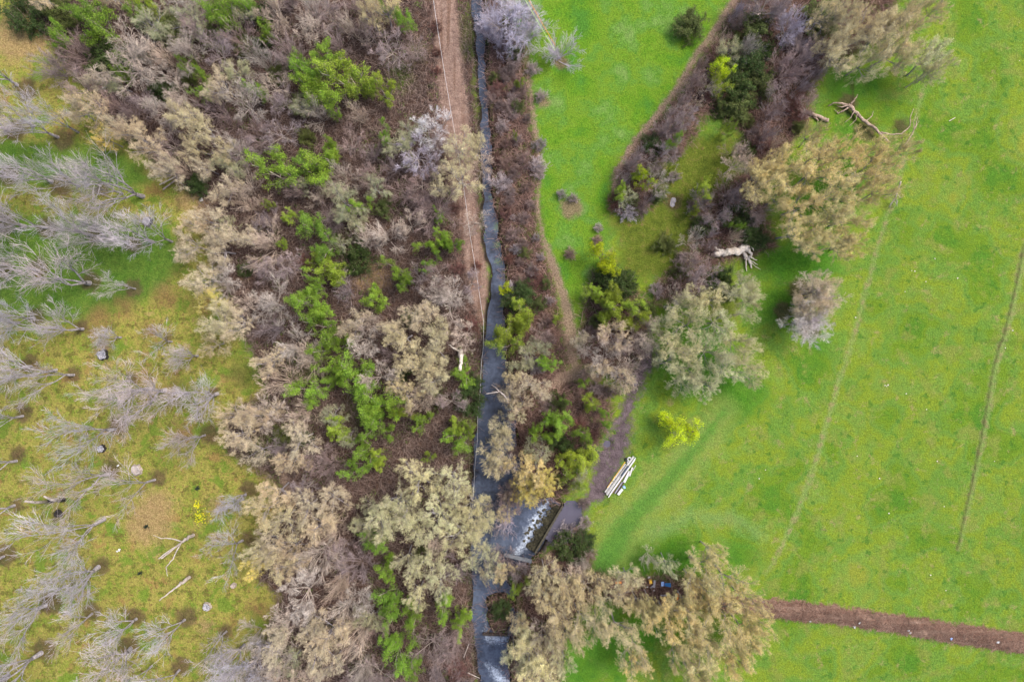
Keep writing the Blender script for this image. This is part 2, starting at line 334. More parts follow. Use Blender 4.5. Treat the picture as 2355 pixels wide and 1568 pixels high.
def ground_material():
    g = G('ground cover')
    hf = g.noise(5.5, 4, .7); mf = g.noise(.9, 5, .6); lf = g.noise(.11, 4, .55); tf = g.noise(1.7, 3, .6); xf = g.noise(2.6, 4, .65, dist=.4)
    edge = g.math('ADD', g.math('MULTIPLY', g.math('SUBTRACT', mf, .5), 2.6), g.math('MULTIPLY', g.math('SUBTRACT', hf, .5), 1.6))
    def zone(name, soft, amp=1.0, off=0.0):
        v = g.math('ADD', g.math('ADD', g.attr(name), off), g.math('MULTIPLY', edge, amp)); return g.mr(v, -soft, soft)
    # meadow
    mead = g.ramp(lf, [(.34, C('6a9e34')), (.42, C('86a832')), (.48, C('80ab46')), (.55, C('9ab238')), (.62, C('8bb04a')), (.7, C('a6b244'))])
    mead = g.mix(g.mr(g.noise(.32, 4, .6), .52, .66, 0, .8), mead, C('9dab50'))
    mead = g.mix(g.mr(g.noise(.7, 2, .5), .61, .69, 0, .6), mead, C('568e36'))
    mead = g.mix(g.mr(tf, .62, .7, 0, .5), mead, C('5c8a38'))
    mead = g.mix(g.mr(g.noise(.5, 6, .72, dist=.3), .56, .68, 0, .7), mead, C('b9ad72'))
    lawn = g.ramp(g.noise(.16, 4, .55), [(.32, C('66a23c')), (.42, C('7cae30')), (.5, C('8bb238')), (.56, C('7bae42')), (.66, C('94b860'))])
    lawn = g.mix(g.mr(xf, .55, .66, 0, .7), lawn, C('54902a'))
    c = g.mix(zone('lawn', 1.2), mead, lawn)
    orch = g.ramp(g.noise(.2, 5, .65), [(.32, C('8caa44')), (.42, C('acb050')), (.5, C('c6ba64')), (.57, C('a6b24a')), (.66, C('ceba74'))])
    orch = g.mix(g.mr(g.noise(.75, 4, .65), .53, .62, 0, .75), orch, C('7a7c3c'))
    orch = g.mix(g.mr(xf, .54, .64, 0, .75), orch, C('94744e'))
    orch = g.mix(g.mr(g.noise(.33, 5, .7, dist=.5), .56, .66, 0, .7), orch, C('c09a62'))
    orch = g.mix(g.mr(g.noise(.27, 4, .6, dist=.3), .36, .44, .8, 0), orch, C('86a83e'))
    orch = g.mix(g.mr(tf, .3, .42, .7, 0), orch, C('7fae2e'))
    c = g.mix(zone('orch', 1.0), c, orch)
    c = g.mix(g.math('MULTIPLY', zone('lush', 1.5), .85), c, g.ramp(mf, [(.35, C('588a34')), (.65, C('74a03c'))]))
    c = g.mix(g.math('MULTIPLY', zone('rust', 1.4, 1.6), .7), c, C('a5805a'))
    c = g.mix(g.math('MULTIPLY', zone('dgrass', 2.2, 1.0), .8), c, g.ramp(mf, [(.35, C('468c28')), (.65, C('66a430'))]))
    c = g.mix(g.math('MULTIPLY', zone('band', 1.6, .9, 1.8), .55), c, C('a4b862'))
    c = g.mix(g.math('MULTIPLY', zone('band', .9, 1.0), .7), c, g.ramp(mf, [(.35, C('4f943a')), (.65, C('68a840'))]))
    c = g.mix(g.math('MULTIPLY', zone('parc', 1.5), .5), c, C('9cbc74'))
    olive = g.ramp(mf, [(.3, C('64742c')), (.5, C('7c8c34')), (.62, C('8b9040')), (.75, C('9a7d5c'))])
    c = g.mix(zone('olive', 1.4, 1.5), c, olive)
    # lines in the meadow
    c = g.mix(g.math('MULTIPLY', zone('pale', .4, .5, .12), .8), c, g.mix(g.mr(mf, .45, .65), C('9fb868'), C('b5a878')))
    c = g.mix(g.math('MULTIPLY', zone('rut', .25, .2, .08), .85), c, C('5c6236'))
    # woodland floor and scrub
    wood = g.ramp(mf, [(.25, C('4e3d35')), (.45, C('63504a')), (.58, C('70584e')), (.72, C('8a6c58'))])
    wood = g.mix(g.mr(hf, .55, .7, 0, .6), wood, C('8f7868'))
    c = g.mix(zone('wood', .9, 1.2), c, wood)
    scr = g.ramp(mf, [(.25, C('54443c')), (.42, C('6d564e')), (.58, C('866a60')), (.72, C('94786a'))])
    scr = g.mix(g.mr(g.noise(.35, 4, .6), .5, .68, 0, .7), scr, C('676038'))
    c = g.mix(zone('scrub', 1.0, 1.7), c, scr)
    c = g.mix(g.math('MULTIPLY', zone('wgreen', 1.3, 2.0), .6), c, C('6d8038'))
    # earth
    soil = g.mix(zone('lawn', .5), g.ramp(mf, [(.3, C('5a463c')), (.6, C('77604f'))]), g.ramp(hf, [(.3, C('8a6658')), (.6, C('b08c7c'))]))
    c = g.mix(g.math('MULTIPLY', zone('soil', .5, .8), .75), c, soil)
    c = g.mix(g.math('MULTIPLY', zone('tan', 1.3, 1.4), .75), c, g.ramp(hf, [(.3, C('c29a70')), (.7, C('d8b888'))]))
    c = g.mix(g.math('MULTIPLY', zone('path', .35, .4), .9), c, g.ramp(hf, [(.3, C('a08472')), (.7, C('c8ac96'))]))
    tr = g.ramp(g.noise(1.6, 5, .65), [(.3, C('a08478')), (.5, C('b8998a')), (.7, C('ccb0a0'))])
    mp = g.n('Mapping'); mp.inputs['Rotation'].default_value = (0, 0, R_(-5)); mp.inputs['Scale'].default_value = (1.6, .06, 1)
    g.l(g._pos, mp.inputs[0])
    tr = g.mix(g.mr(g.noise(1.1, 3, .5, vec=mp.outputs[0]), .5, .68, 0, .7), tr, C('927260'))
    c = g.mix(zone('track', .5, .5), c, tr)
    mp2 = g.n('Mapping'); mp2.inputs['Rotation'].default_value = (0, 0, R_(8)); mp2.inputs['Scale'].default_value = (.12, 1.3, 1)
    g.l(g._pos, mp2.inputs[0])
    be = g.ramp(g.noise(1.2, 5, .65, vec=mp2.outputs[0]), [(.3, C('785a4c')), (.46, C('9c7868')), (.56, C('ac8876')), (.68, C('c8a894'))])
    c = g.mix(zone('berm', .25, .95), c, be)
    md = g.ramp(mf, [(.3, C('64565a')), (.5, C('806f74')), (.65, C('958488'))])
    wm = zone('mud', .7, 1.5); c = g.mix(wm, c, md)
    bank = zone('creek', .3, .25, .55); c = g.mix(bank, c, C('433b34'))
    # fine grain
    c = g.scalec(c, g.math('MULTIPLY', g.mr(hf, .32, .68, .68, 1.28), g.mr(g.noise(14, 2, .6), .3, .7, .78, 1.2)))
    h = g.math('ADD', hf, g.math('MULTIPLY', mf, 1.5)); g.bump(h, .6, .25); g.b.inputs['Specular IOR Level'].default_value = .06
    return g.out(c, g.math('SUBTRACT', .92, g.math('MULTIPLY', wm, .35)))

# ---------------------------------------------------------------- ground sheet
def axis(lim, step):
    a = np.arange(-lim, lim+step/2, step); e = []; d = step; p = lim
    while p < 900: d *= 1.35; p += d; e.append(p)
    e = np.array(e); return np.concatenate([-e[::-1], a, e])
xs = axis(84, .33); ys = axis(58, .33)
X, Y = np.meshgrid(xs, ys); x = X.ravel(); y = Y.ravel()
Z = zones(x, y); hz = height(x, y, Z)
nx, ny = len(xs), len(ys); idx = np.arange(nx*ny).reshape(ny, nx)
q = np.stack([idx[:-1, :-1], idx[:-1, 1:], idx[1:, 1:], idx[1:, :-1]], -1).reshape(-1, 4)
gme = make_mesh('ground', np.stack([x, y, hz], 1), [q], [ground_material()], None, True)
for k_, v_ in Z.items():
    at = gme.attributes.new(k_, 'FLOAT', 'POINT'); at.data.foreach_set('value', np.clip(v_, -30, 30).astype(np.float32))
go = link('ground', gme); go['kind'] = 'structure'

# ---------------------------------------------------------------- water
def water_material():
    g = G('creek water'); n1 = g.noise(1.4, 4, .6); n2 = g.noise(6, 3, .6)
    edge = g.math('MULTIPLY', g.math('SUBTRACT', g.noise(2.2, 6, .75, dist=.8), .5), 3.6)
    n1 = g.math('ADD', g.math('MULTIPLY', n1, .5), g.math('MULTIPLY', g.noise(.22, 3, .6), .5)); base = g.ramp(n1, [(.36, C('3a3f4c', .4)), (.5, C('586278', .46)), (.64, C('707c94', .48))])
    al = g.mr(g.math('ADD', g.attr('algae'), edge), -.3, .5); base = g.mix(g.math('MULTIPLY', al, .6), base, C('7f9a62', .5))
    fo = g.math('MULTIPLY', g.mr(g.math('ADD', g.attr('foam'), g.math('MULTIPLY', edge, 1.0)), -.3, 1.0), g.mr(g.noise(4.5, 5, .75, dist=1.0), .38, .58, .25, 1))
    c = g.mix(fo, base, (.42, .48, .58, 1)); mu = g.mr(g.attr('muddy'), 0, 1); c = g.mix(g.math('MULTIPLY', mu, .9), c, C('6e6878', .5))
    mp = g.n('Mapping'); mp.inputs['Scale'].default_value = (1, .35, 1); g.l(g._pos, mp.inputs[0])
    h = g.math('ADD', g.noise(2.5, 4, .6, vec=mp.outputs[0]), g.math('MULTIPLY', fo, g.noise(5, 4, .7)))
    g.bump(h, .25, .1); g.b.inputs['Specular IOR Level'].default_value = .5
    return g.out(c, g.math('ADD', .12, g.math('MULTIPLY', fo, .6)))
M_WATER = water_material()
def water_sheet(name, box, z, test, step=.3):
    (u0, v0), (u1, v1) = box; x0, y1 = W(u0, v0); x1, y0 = W(u1, v1)
    xs = np.arange(x0, x1, step); ys = np.arange(y0, y1, step); X, Y = np.meshgrid(xs, ys); xx, yy = X.ravel(), Y.ravel()
    ok = test(xx, yy).reshape(X.shape); idx = np.arange(X.size).reshape(X.shape)
    q = np.stack([idx[:-1, :-1], idx[:-1, 1:], idx[1:, 1:], idx[1:, :-1]], -1).reshape(-1, 4)
    q = q[(ok[:-1, :-1] | ok[1:, 1:]).ravel()]; used = np.unique(q); rem = np.zeros(X.size, int); rem[used] = np.arange(len(used))
    xx, yy = xx[used], yy[used]
    me = make_mesh(name, np.stack([xx, yy, np.full(len(xx), z)], 1), [rem[q]], [M_WATER], None, True)
    fo = np.maximum.reduce([line_sdf(xx, yy, *FOAM), line_sdf(xx, yy, *FOAM2), line_sdf(xx, yy, *FOAM3), line_sdf(xx, yy, *FOAM4)])
    al = circ_sdf(xx, yy, ALG)
    for nme, v in (('foam', fo), ('algae', al), ('muddy', np.full(len(xx), 1.0 if name == 'pond_water' else 0.0))):
        at = me.attributes.new(nme, 'FLOAT', 'POINT'); at.data.foreach_set('value', np.clip(v, -20, 20).astype(np.float32))
    o = link(name, me); o['kind'] = 'structure'; return o
water_sheet('creek_water', ((1060, -70), (1310, 1650)), -1.02, lambda a, b: poly_sdf(a, b, WP(CREEK)) > -1.6)
water_sheet('pond_water', ((1250, 420), (1580, 1260)), -.30, lambda a, b: (ponds(a, b) > -.9) & ((behind_weir(a, b) > .2) | (b > -15)))

# ---------------------------------------------------------------- growing plants
def spawn(rng, P, Rr, nch, t0, ang, lf, k, wander, up, rf, tipf=.3, t1=1.0, lmin=0.0):
    N, k0 = P.shape[:2]
    L = np.linalg.norm(np.diff(P, axis=1), axis=2).sum(1)
    t = t0+(t1-t0)*(np.arange(nch)[None]+rng.uniform(0, 1, (N, nch)))/nch
    u = np.clip(t*(k0-1), 0, k0-1.001); i = np.floor(u).astype(int); f = (u-i)[..., None]
    n_ = np.arange(N)[:, None]
    A = P[n_, i]; B = P[n_, i+1]; pos = A*(1-f)+B*f; T = B-A; T /= np.linalg.norm(T, axis=2, keepdims=True)+1e-9
    r0 = (Rr[n_, i]*(1-f[..., 0])+Rr[n_, i+1]*f[..., 0])*rf
    v = rng.normal(size=T.shape); v -= (v*T).sum(2, keepdims=True)*T; v /= np.linalg.norm(v, axis=2, keepdims=True)+1e-9
    a = rng.uniform(ang[0], ang[1], (N, nch, 1)); D = np.cos(a)*T+np.sin(a)*v
    ln = L[:, None]*lf*rng.uniform(.65, 1.2, (N, nch))*(1.2-.55*t); ln = np.maximum(ln, lmin)
    D = D.reshape(-1, 3); pos = pos.reshape(-1, 3); ln = ln.reshape(-1); r0 = r0.reshape(-1)
    out = [pos]; 
    for s in range(k-1):
        D = D+rng.normal(size=D.shape)*wander; D[:, 2] += up; D /= np.linalg.norm(D, axis=1, keepdims=True)+1e-9
        pos = pos+D*(ln/(k-1))[:, None]; out.append(pos)
    Pn = np.stack(out, 1); Rn = r0[:, None]*np.linspace(1, tipf, k)[None]
    return Pn, Rn
def stems(rng, n, length, tilt, r, k, wander, up, spread=0.0):
    az = (np.arange(n)+rng.uniform(-.3, .3, n))*2*math.pi/n; a = rng.uniform(tilt[0], tilt[1], n)
    D = np.stack([np.sin(a)*np.cos(az), np.sin(a)*np.sin(az), np.cos(a)], 1)
    pos = np.stack([np.cos(az)*spread, np.sin(az)*spread, np.full(n, -.25)], 1); out = [pos]; ln = length*rng.uniform(.75, 1.1, n)
    for s in range(k-1):
        D = D+rng.normal(size=D.shape)*wander; D[:, 2] += up; D /= np.linalg.norm(D, axis=1, keepdims=True)
        pos = pos+D*(ln/(k-1))[:, None]; out.append(pos)
    return np.stack(out, 1), r*np.linspace(1, .45, k)[None]*rng.uniform(.8, 1.1, (n, 1))
def leaves(rng, P, per, size, jit, up=.6, ends=.5):
    """rhombic leaf-sized faces scattered near the outer part of every twig"""
    N, k = P.shape[:2]; t = rng.uniform(ends, 1, (N, per))*(k-1); i = np.minimum(t.astype(int), k-2); f = (t-i)[..., None]; n_ = np.arange(N)[:, None]
    c = (P[n_, i]*(1-f)+P[n_, i+1]*f).reshape(-1, 3)+rng.normal(size=(N*per, 3))*jit
    n = rng.normal(size=c.shape); n[:, 2] += up*np.sign(rng.uniform(-.2, 1, len(c))); n /= np.linalg.norm(n, axis=1, keepdims=True)
    a = np.cross(n, rng.normal(size=c.shape)); a /= np.linalg.norm(a, axis=1, keepdims=True)+1e-9; b = np.cross(n, a)
    s = (size*rng.uniform(.6, 1.3, len(c)))[:, None]
    V = np.stack([c-a*s, c-b*s*.55, c+a*s, c+b*s*.55], 1).reshape(-1, 3)
    return V, np.arange(len(V)).reshape(-1, 4)

def proto(seed, kind):
    rng = np.random.RandomState(seed); tr = MB(); cr = MB()
    tm, mats = M_BARK, [M_TWIG, M_BUD]
    if kind == 'orchard':
        A, Ra = stems(rng, 1, 1.9, (0, .1), .24, 3, .04, 0); Ra[:] = np.array([.28, .23, .2])
        n = rng.randint(3, 6); B, Rb = stems(rng, n, 8.8, (.15, .48), .12, 8, .1, .045); B = B-B[:, :1]+A[:, -1:]
        Rb = .105*np.linspace(1, .2, 8)[None]*rng.uniform(.75, 1.1, (n, 1))
        Cc, Rc = spawn(rng, B, Rb, 8, .25, (.3, .75), .5, 6, .12, .07, .62, .3)
        D, Rd = spawn(rng, Cc, Rc, 7, .15, (.3, .7), .5, 4, .12, .05, .6, .35); Rd = np.clip(Rd, .013, .05)
        E, Re = spawn(rng, D, Rd, 5, .15, (.3, .7), .65, 3, .12, .04, .7, .5); Re = np.clip(Re, .007, .011)
        E2, Re2 = spawn(rng, B, Rb, 14, .3, (.4, .9), .12, 3, .15, .05, .2, .5); Re2 = np.clip(Re2, .01, .014)
        for p, r, s in ((A, Ra, 10), (B, Rb, 7), (Cc, Rc, 5)): tr.add(*ring_tubes(p, r, s))
        for p, r in ((D, Rd), (E, Re), (E2, Re2)): cr.add(*ring_tubes(p, r, 3), 0)
        P_, tm = (10.5, 4.4), M_BARK
    elif kind in ('wood', 'bud', 'budd'):
        A, Ra = stems(rng, 1, 4.2, (0, .15), .26, 4, .07, 0); Ra[:] = np.array([.3, .25, .22, .19])
        n = rng.randint(5, 8); B, Rb = stems(rng, n, 7.2, (.35, 1.15), .12, 8, .16, .05); B = B-B[:, :1]+A[:, -1:]
        Rb = .14*np.linspace(1, .25, 8)[None]*rng.uniform(.7, 1.1, (n, 1))
        Cc, Rc = spawn(rng, B, Rb, 8, .15, (.45, 1.0), .48, 6, .18, .05, .65, .35)
        D, Rd = spawn(rng, Cc, Rc, 6, .2, (.35, .95), .6, 4, .15, .05, .6, .35); Rd = np.maximum(Rd, .02)
        E, Re = spawn(rng, D, Rd, 5, .15, (.35, .95), .62, 3, .15, .04, .7, .5); Re = np.clip(Re, .012, .018)
        for p, r, s in ((A, Ra, 10), (B, Rb, 7), (Cc, Rc, 5)): tr.add(*ring_tubes(p, r, s))
        for p, r in ((D, Rd), (E, Re)): cr.add(*ring_tubes(p, r, 3), 0)
        if kind == 'wood':
            F, Rf = spawn(rng, E, Re, 2, .2, (.3, .8), .8, 3, .12, .03, .8, .6); Rf = np.clip(Rf, .011, .015); cr.add(*ring_tubes(F, Rf, 3), 0)
        else:
            mats = [M_TWIGF, M_BUD]
            cr.add(*leaves(rng, E, 7 if kind == 'bud' else 10, .07, .16, 1.4, .15), 1)
            cr.add(*leaves(rng, D, 4, .07, .18, 1.4, .4), 1)
        P_, tm = (10.5, 6.0), M_BARKB if kind == 'wood' else M_BARK
    elif kind == 'fan':
        n = rng.randint(9, 15); B, Rb = stems(rng, n, 6.6, (.05, 1.15), .07, 8, .09, .015, .15); mats = [M_TWIG, M_BUD]
        Cc, Rc = spawn(rng, B, Rb, 9, .15, (.25, .7), .5, 6, .12, .03, .6, .35); Rc = np.clip(Rc, .016, .05)
        D, Rd = spawn(rng, Cc, Rc, 7, .15, (.25, .7), .5, 4, .12, .03, .6, .4); Rd = np.clip(Rd, .012, .02)
        E, Re = spawn(rng, D, Rd, 4, .2, (.25, .7), .55, 3, .12, .03, .7, .5); Re = np.clip(Re, .01, .014)
        tr.add(*ring_tubes(B, Rb, 6)); cr.add(*ring_tubes(Cc, Rc, 4), 0); cr.add(*ring_tubes(D, Rd, 3), 0); cr.add(*ring_tubes(E, Re, 3), 0)
        P_, tm = (6, 4), M_TWIG
    elif kind == 'leafy':
        n = rng.randint(3, 6); B, Rb = stems(rng, n, 5.2, (.1, .75), .1, 7, .14, .02, .25)
        Cc, Rc = spawn(rng, B, Rb, 8, .25, (.5, 1.2), .42, 5, .2, .03, .6, .3)
        D, Rd = spawn(rng, Cc, Rc, 7, .15, (.5, 1.2), .5, 4, .2, .02, .6, .35); Rd = np.clip(Rd, .01, .03)
        E, Re = spawn(rng, D, Rd, 3, .2, (.5, 1.2), .55, 3, .2, 0, .7, .5); Re = np.clip(Re, .008, .012)
        tr.add(*ring_tubes(B, Rb, 7)); tr.add(*ring_tubes(Cc, Rc, 4)); cr.add(*ring_tubes(D, Rd, 3), 0)
        cr.add(*leaves(rng, E, 12, .075, .15, .9, .1), 1); cr.add(*leaves(rng, D, 7, .075, .17, .9, .3), 1)
        P_, tm, mats = (5.8, 3.1), M_BARKB, [M_TWIGG, M_LEAF]
    elif kind == 'bush':                                   # bare twiggy shrub, dome of shoots from the ground
        n = 26; B, Rb = stems(rng, n, 3.1, (.05, 1.15), .035, 6, .12, .04, .35)
        Cc, Rc = spawn(rng, B, Rb, 8, .15, (.3, .9), .5, 5, .18, .03, .6, .4); Rc = np.clip(Rc, .014, .03)
        D, Rd = spawn(rng, Cc, Rc, 6, .15, (.3, 1.0), .5, 3, .2, .02, .6, .5); Rd = np.clip(Rd, .012, .018)
        E, Re = spawn(rng, D, Rd, 3, .15, (.3, 1.0), .6, 3, .2, .02, .8, .5); Re = np.clip(Re, .012, .016)
        tr.add(*ring_tubes(B, Rb, 5)); cr.add(*ring_tubes(Cc, Rc, 3), 0); cr.add(*ring_tubes(D, Rd, 3), 0); cr.add(*ring_tubes(E, Re, 3), 0)
        P_, tm, mats = (3.0, 2.6), M_BARKB, [M_TWIG, M_BUD]
    elif kind == 'thicket':                                # low bush with sparse small leaves
        n = 18; B, Rb = stems(rng, n, 2.6, (.1, 1.2), .03, 6, .14, .02, .3)
        Cc, Rc = spawn(rng, B, Rb, 9, .15, (.4, 1.1), .5, 4, .2, .02, .6, .4); Rc = np.clip(Rc, .01, .02)
        D, Rd = spawn(rng, Cc, Rc, 5, .15, (.4, 1.1), .55, 3, .2, .02, .6, .5); Rd = np.clip(Rd, .008, .012)
        tr.add(*ring_tubes(B, Rb, 5)); cr.add(*ring_tubes(Cc, Rc, 3), 0); cr.add(*ring_tubes(D, Rd, 3), 0)
        cr.add(*leaves(rng, D, 12, .075, .1, .8, .1), 1)
        P_, tm, mats = (2.5, 2.3), M_BARKB, [M_TWIGG, M_LEAF]
    allv = np.concatenate(cr.V+tr.V)
    hgt = np.percentile(allv[:, 2], 99.5); rad = np.percentile(np.hypot(allv[:, 0], allv[:, 1]), 90)
    cx, cy = 0, 0
    return tr.mesh('limbs', [tm], True), cr.mesh('crown', mats), hgt, rad
NP = {'orchard': 7, 'fan': 6, 'wood': 6, 'bud': 5, 'budd': 4, 'leafy': 6, 'bush': 5, 'thicket': 4}
PROT = {k: [proto(100*j+i, k) for i in range(n)] for j, (k, n) in enumerate(NP.items())}

#          proto     name              category      albedo                       height rule
KIND = {
 'bare':   ('orchard', 'orchard_tree', 'tree', C('b6aeb4', 0.85), lambda r: 2.0*r+3.5),
 'lilac':  ('wood', 'bare_tree', 'tree', C('bab0bc', 0.94), lambda r: 1.1*r+3),
 'pale':   ('wood', 'bare_tree', 'tree', C('c0b0a2', 0.94), lambda r: 1.1*r+4),
 'mauve':  ('wood', 'bare_tree', 'tree', C('9c8a88', 0.94), lambda r: 1.1*r+3.2),
 'tan':    ('bud', 'budding_tree', 'tree', C('d2c0a0', 0.92), lambda r: 1.2*r+5),
 'bud':    ('bud', 'budding_tree', 'tree', C('cfc194', 1.0), lambda r: 1.2*r+6),
 'gold':   ('budd', 'budding_tree', 'tree', C('ead36a', 0.90), lambda r: 1.2*r+5),
 'straw':  ('budd', 'budding_tree', 'tree', C('d6c486', 1.0), lambda r: 1.2*r+6.5),
 'silver': ('bud', 'budding_tree', 'tree', C('cdca98', 1.00), lambda r: 1.2*r+6),
 'sage':   ('bud', 'budding_tree', 'tree', C('a0a67c', 0.82), lambda r: 1.2*r+3),
 'green':  ('leafy', 'leafy_shrub', 'shrub', C('8cae3e', .92), lambda r: 1.3*r+4.2),
 'lime':   ('leafy', 'leafy_shrub', 'shrub', C('a0b440', 0.90), lambda r: 1.3*r+3.6),
 'yellow': ('leafy', 'leafy_shrub', 'shrub', C('b8c824', 1.02), lambda r: 1.3*r+3.6),
 'dark':   ('thicket', 'evergreen_shrub', 'shrub', C('4c6230', 0.82), lambda r: .9*r+1),
 'moss':   ('thicket', 'evergreen_shrub', 'shrub', C('6c7840', 0.82), lambda r: .9*r+1),
 'brush':  ('bush', 'bare_shrub', 'shrub', C('8f7a74', 0.82), lambda r: .8*r+.8),
 'wisp':   ('bush', 'bare_shrub', 'shrub', C('b2a4a4', 0.84), lambda r: .9*r+.8),
 'red':    ('bush', 'bare_shrub', 'shrub', C('7d5850', 0.79), lambda r: .7*r+.8),
 'whitel': ('wood', 'bare_tree', 'tree', C('d6ccc8', 0.92), lambda r: 1.1*r+5),
}
LOOK = {'bare': 'bare grey orchard tree', 'lilac': 'bare lilac-grey tree', 'pale': 'bare buff-grey twiggy tree', 'mauve': 'bare brown-mauve twiggy tree', 'tan': 'tan budding tree',
 'bud': 'beige budding tree', 'gold': 'golden-yellow budding tree', 'straw': 'straw-coloured budding tree', 'silver': 'pale silvery-green budding tree', 'sage': 'dull sage-green budding tree',
 'green': 'bright green leafy shrub', 'lime': 'yellow-green leafy shrub', 'yellow': 'vivid yellow leafy shrub', 'dark': 'dark green low bush', 'moss': 'olive mossy low bush',
 'brush': 'brown bare brushwood', 'wisp': 'pale wispy bare shrub', 'red': 'reddish-brown bare shrub', 'whitel': 'white-limbed bare tree'}
GROUP = {'bare': 'bare orchard trees on the left', 'lilac': 'bare trees', 'pale': 'bare trees', 'mauve': 'bare trees', 'whitel': 'bare trees', 'tan': 'budding trees', 'bud': 'budding trees', 'gold': 'budding trees',
 'straw': 'budding trees', 'silver': 'budding trees', 'sage': 'budding trees', 'green': 'leafy green shrubs', 'lime': 'leafy green shrubs', 'yellow': 'leafy green shrubs', 'dark': 'low evergreen bushes', 'moss': 'low evergreen bushes',
 'brush': 'bare shrubs', 'wisp': 'bare shrubs', 'red': 'bare shrubs'}

PLANTS = []      # (kind, u, v, r) crown centre in plan units, crown radius in plan units
def pl(kind, *cs): PLANTS.extend((kind,)+tuple(c) for c in cs)
# --- woodland left of the creek, from the top
pl('green', (215,55,48),(185,18,30),(500,38,42),(528,12,30),(700,150,42),(722,195,48),(742,110,34),(770,262,14),(640,385,52),(690,372,34),(722,368,46),(880,300,27),(760,335,24),(820,470,30),(705,520,34),
 (745,560,34),(980,562,30),(1018,540,26),(905,620,36),(993,600,28),(850,688,34),(722,660,34),(712,705,40),(735,745,36),(745,800,46),(775,845,40),(820,880,48),(845,935,46),(852,985,30),(690,900,38),(1062,862,34),(1050,1012,30),
 (968,978,26),(835,1045,34),(818,1082,26),(888,1000,22),(880,1310,26),(900,1390,40),(948,1440,46),(905,1500,40),(862,1262,34),(1022,1395,26),(1050,1435,28),(940,1550,30),(800,1215,0),(560,8,28),(455,170,20),(930,648,22),(1010,490,18),(912,30,40),(1075,1075,0))
pl('lime', (800,172,56),(885,205,28),(750,612,38),(835,190,36),(660,500,18),(985,1050,14),(1040,985,22),(800,1150,0),(865,1065,24),(340,15,25),(930,955,24),(1070,985,24),(610,470,12),(640,560,14),(775,985,26),(720,1185,0),(790,1000,22),(1015,1180,0),(1035,355,0))
pl('dark', (40,30,45),(235,120,42),(340,28,30),(820,590,40),(600,100,22),(1075,925,34),(560,620,16),(700,1010,20),(920,860,24),(1085,880,22),(670,990,0),(450,420,26),(365,205,30),(290,140,26),(590,30,30))
pl('moss', (380,60,40),(680,240,24),(880,480,24),(940,730,20),(640,1005,24),(970,1280,20),(150,40,30),(1000,915,24),(120,10,35),(480,80,30))
pl('pale', (300,150,72),(370,255,45),(305,110,45),(420,110,45),(640,30,44),(590,130,48),(705,60,40),(400,380,42),(560,240,48),(620,190,42),(530,330,42),(550,420,42),(780,400,44),(735,300,0),(720,250,44),(880,540,48),(940,520,34),
 (1030,690,52),(870,870,42),(660,800,54),(620,700,50),(600,560,56),(560,470,46),(640,880,50),(700,830,46),(690,955,48),(600,960,56),(720,1290,52),(700,1370,58),(780,1345,48),(660,1440,52),(820,1470,46),(620,1530,48),(830,1540,44),(760,1240,40),(1060,770,36),
 (520,650,44),(990,680,40),(860,750,30),(800,50,46),(1090,500,34),(200,160,0),(780,1420,44),(570,1480,44),(1110,380,38))
pl('mauve', (110,150,40),(160,110,44),(440,60,46),(500,120,44),(540,75,42),(660,120,44),(760,30,44),(770,95,36),(480,235,44),(640,300,50),(590,300,42),(680,430,38),(800,330,42),(850,350,30),(940,440,44),(1000,470,50),(960,420,40),
 (650,620,44),(790,670,36),(760,500,38),(960,640,40),(1000,630,36),(600,620,36),(780,760,0),(900,820,36),(560,880,0),(640,1040,34),(720,1040,36),(840,1240,36),(990,1490,50),(880,1455,34),(1050,1320,40),(930,250,0),(1080,650,28),(240,230,46),(180,200,40),(700,1120,34),(750,1080,36),(860,400,36),(900,380,34),(1055,1470,36))
pl('red', (1082,745,24),(1005,160,10),(1000,60,14),(1052,615,18),(1048,1545,30),(1095,610,12),(700,600,16),(1045,480,14),(1006,120,12))
pl('tan', (200,240,48),(250,290,34),(165,250,30),(330,330,44),(375,385,40),(470,500,50),(520,470,0),(430,560,42),(500,570,44),(470,640,44),(540,740,46),(440,520,30),(560,1000,50),(530,960,38),(690,1010,44),(800,735,38),(945,715,36),(900,745,34),
 (610,960,36),(660,1060,40),(630,1130,42),(700,1170,44),(730,1215,40),(720,1500,48),(760,1540,44),(640,1490,44),(550,550,40),(590,1040,40),(980,730,40),(560,1110,0))
pl('bud', (880,12,50),(850,30,32),(435,265,46),(475,300,36),(440,330,30),(395,300,0),(500,340,30),(1055,330,44),(1060,400,48),(1100,340,32),(930,770,44),(985,800,50),(880,780,0),(955,860,46),(925,900,44),(1000,880,38),(500,740,48),(470,790,38),(640,1200,48),(600,1180,44),(620,1300,44),
 (1020,750,34),(585,1275,34),(1010,420,30))
pl('sage', (425,40,44),(545,170,34),(700,232,34),(920,325,38),(860,430,36),(790,460,48),(800,510,36),(740,420,0),(1000,540,0),(800,1015,26),(780,560,24),(940,300,26),(690,420,20),(840,1210,34),(850,1170,26),(760,960,30),(340,60,44),(560,30,36),(270,190,30))
pl('gold', (490,690,34),(235,315,26),(445,1160,0),(590,1310,30))
pl('silver', (905,1160,52),(965,1110,50),(1035,1110,52),(1075,1170,48),(930,1230,54),(1000,1195,60),(870,1200,44),(1060,1245,56),(975,1300,50),(1105,1290,46),(1115,1225,46),(930,1285,40),(1000,1350,46),(960,1370,36),(1040,1170,30))
pl('whitel', (990,290,46),(735,245,0))
pl('lilac', (950,360,52),(1162,48,62),(1198,30,44),(1130,20,40))
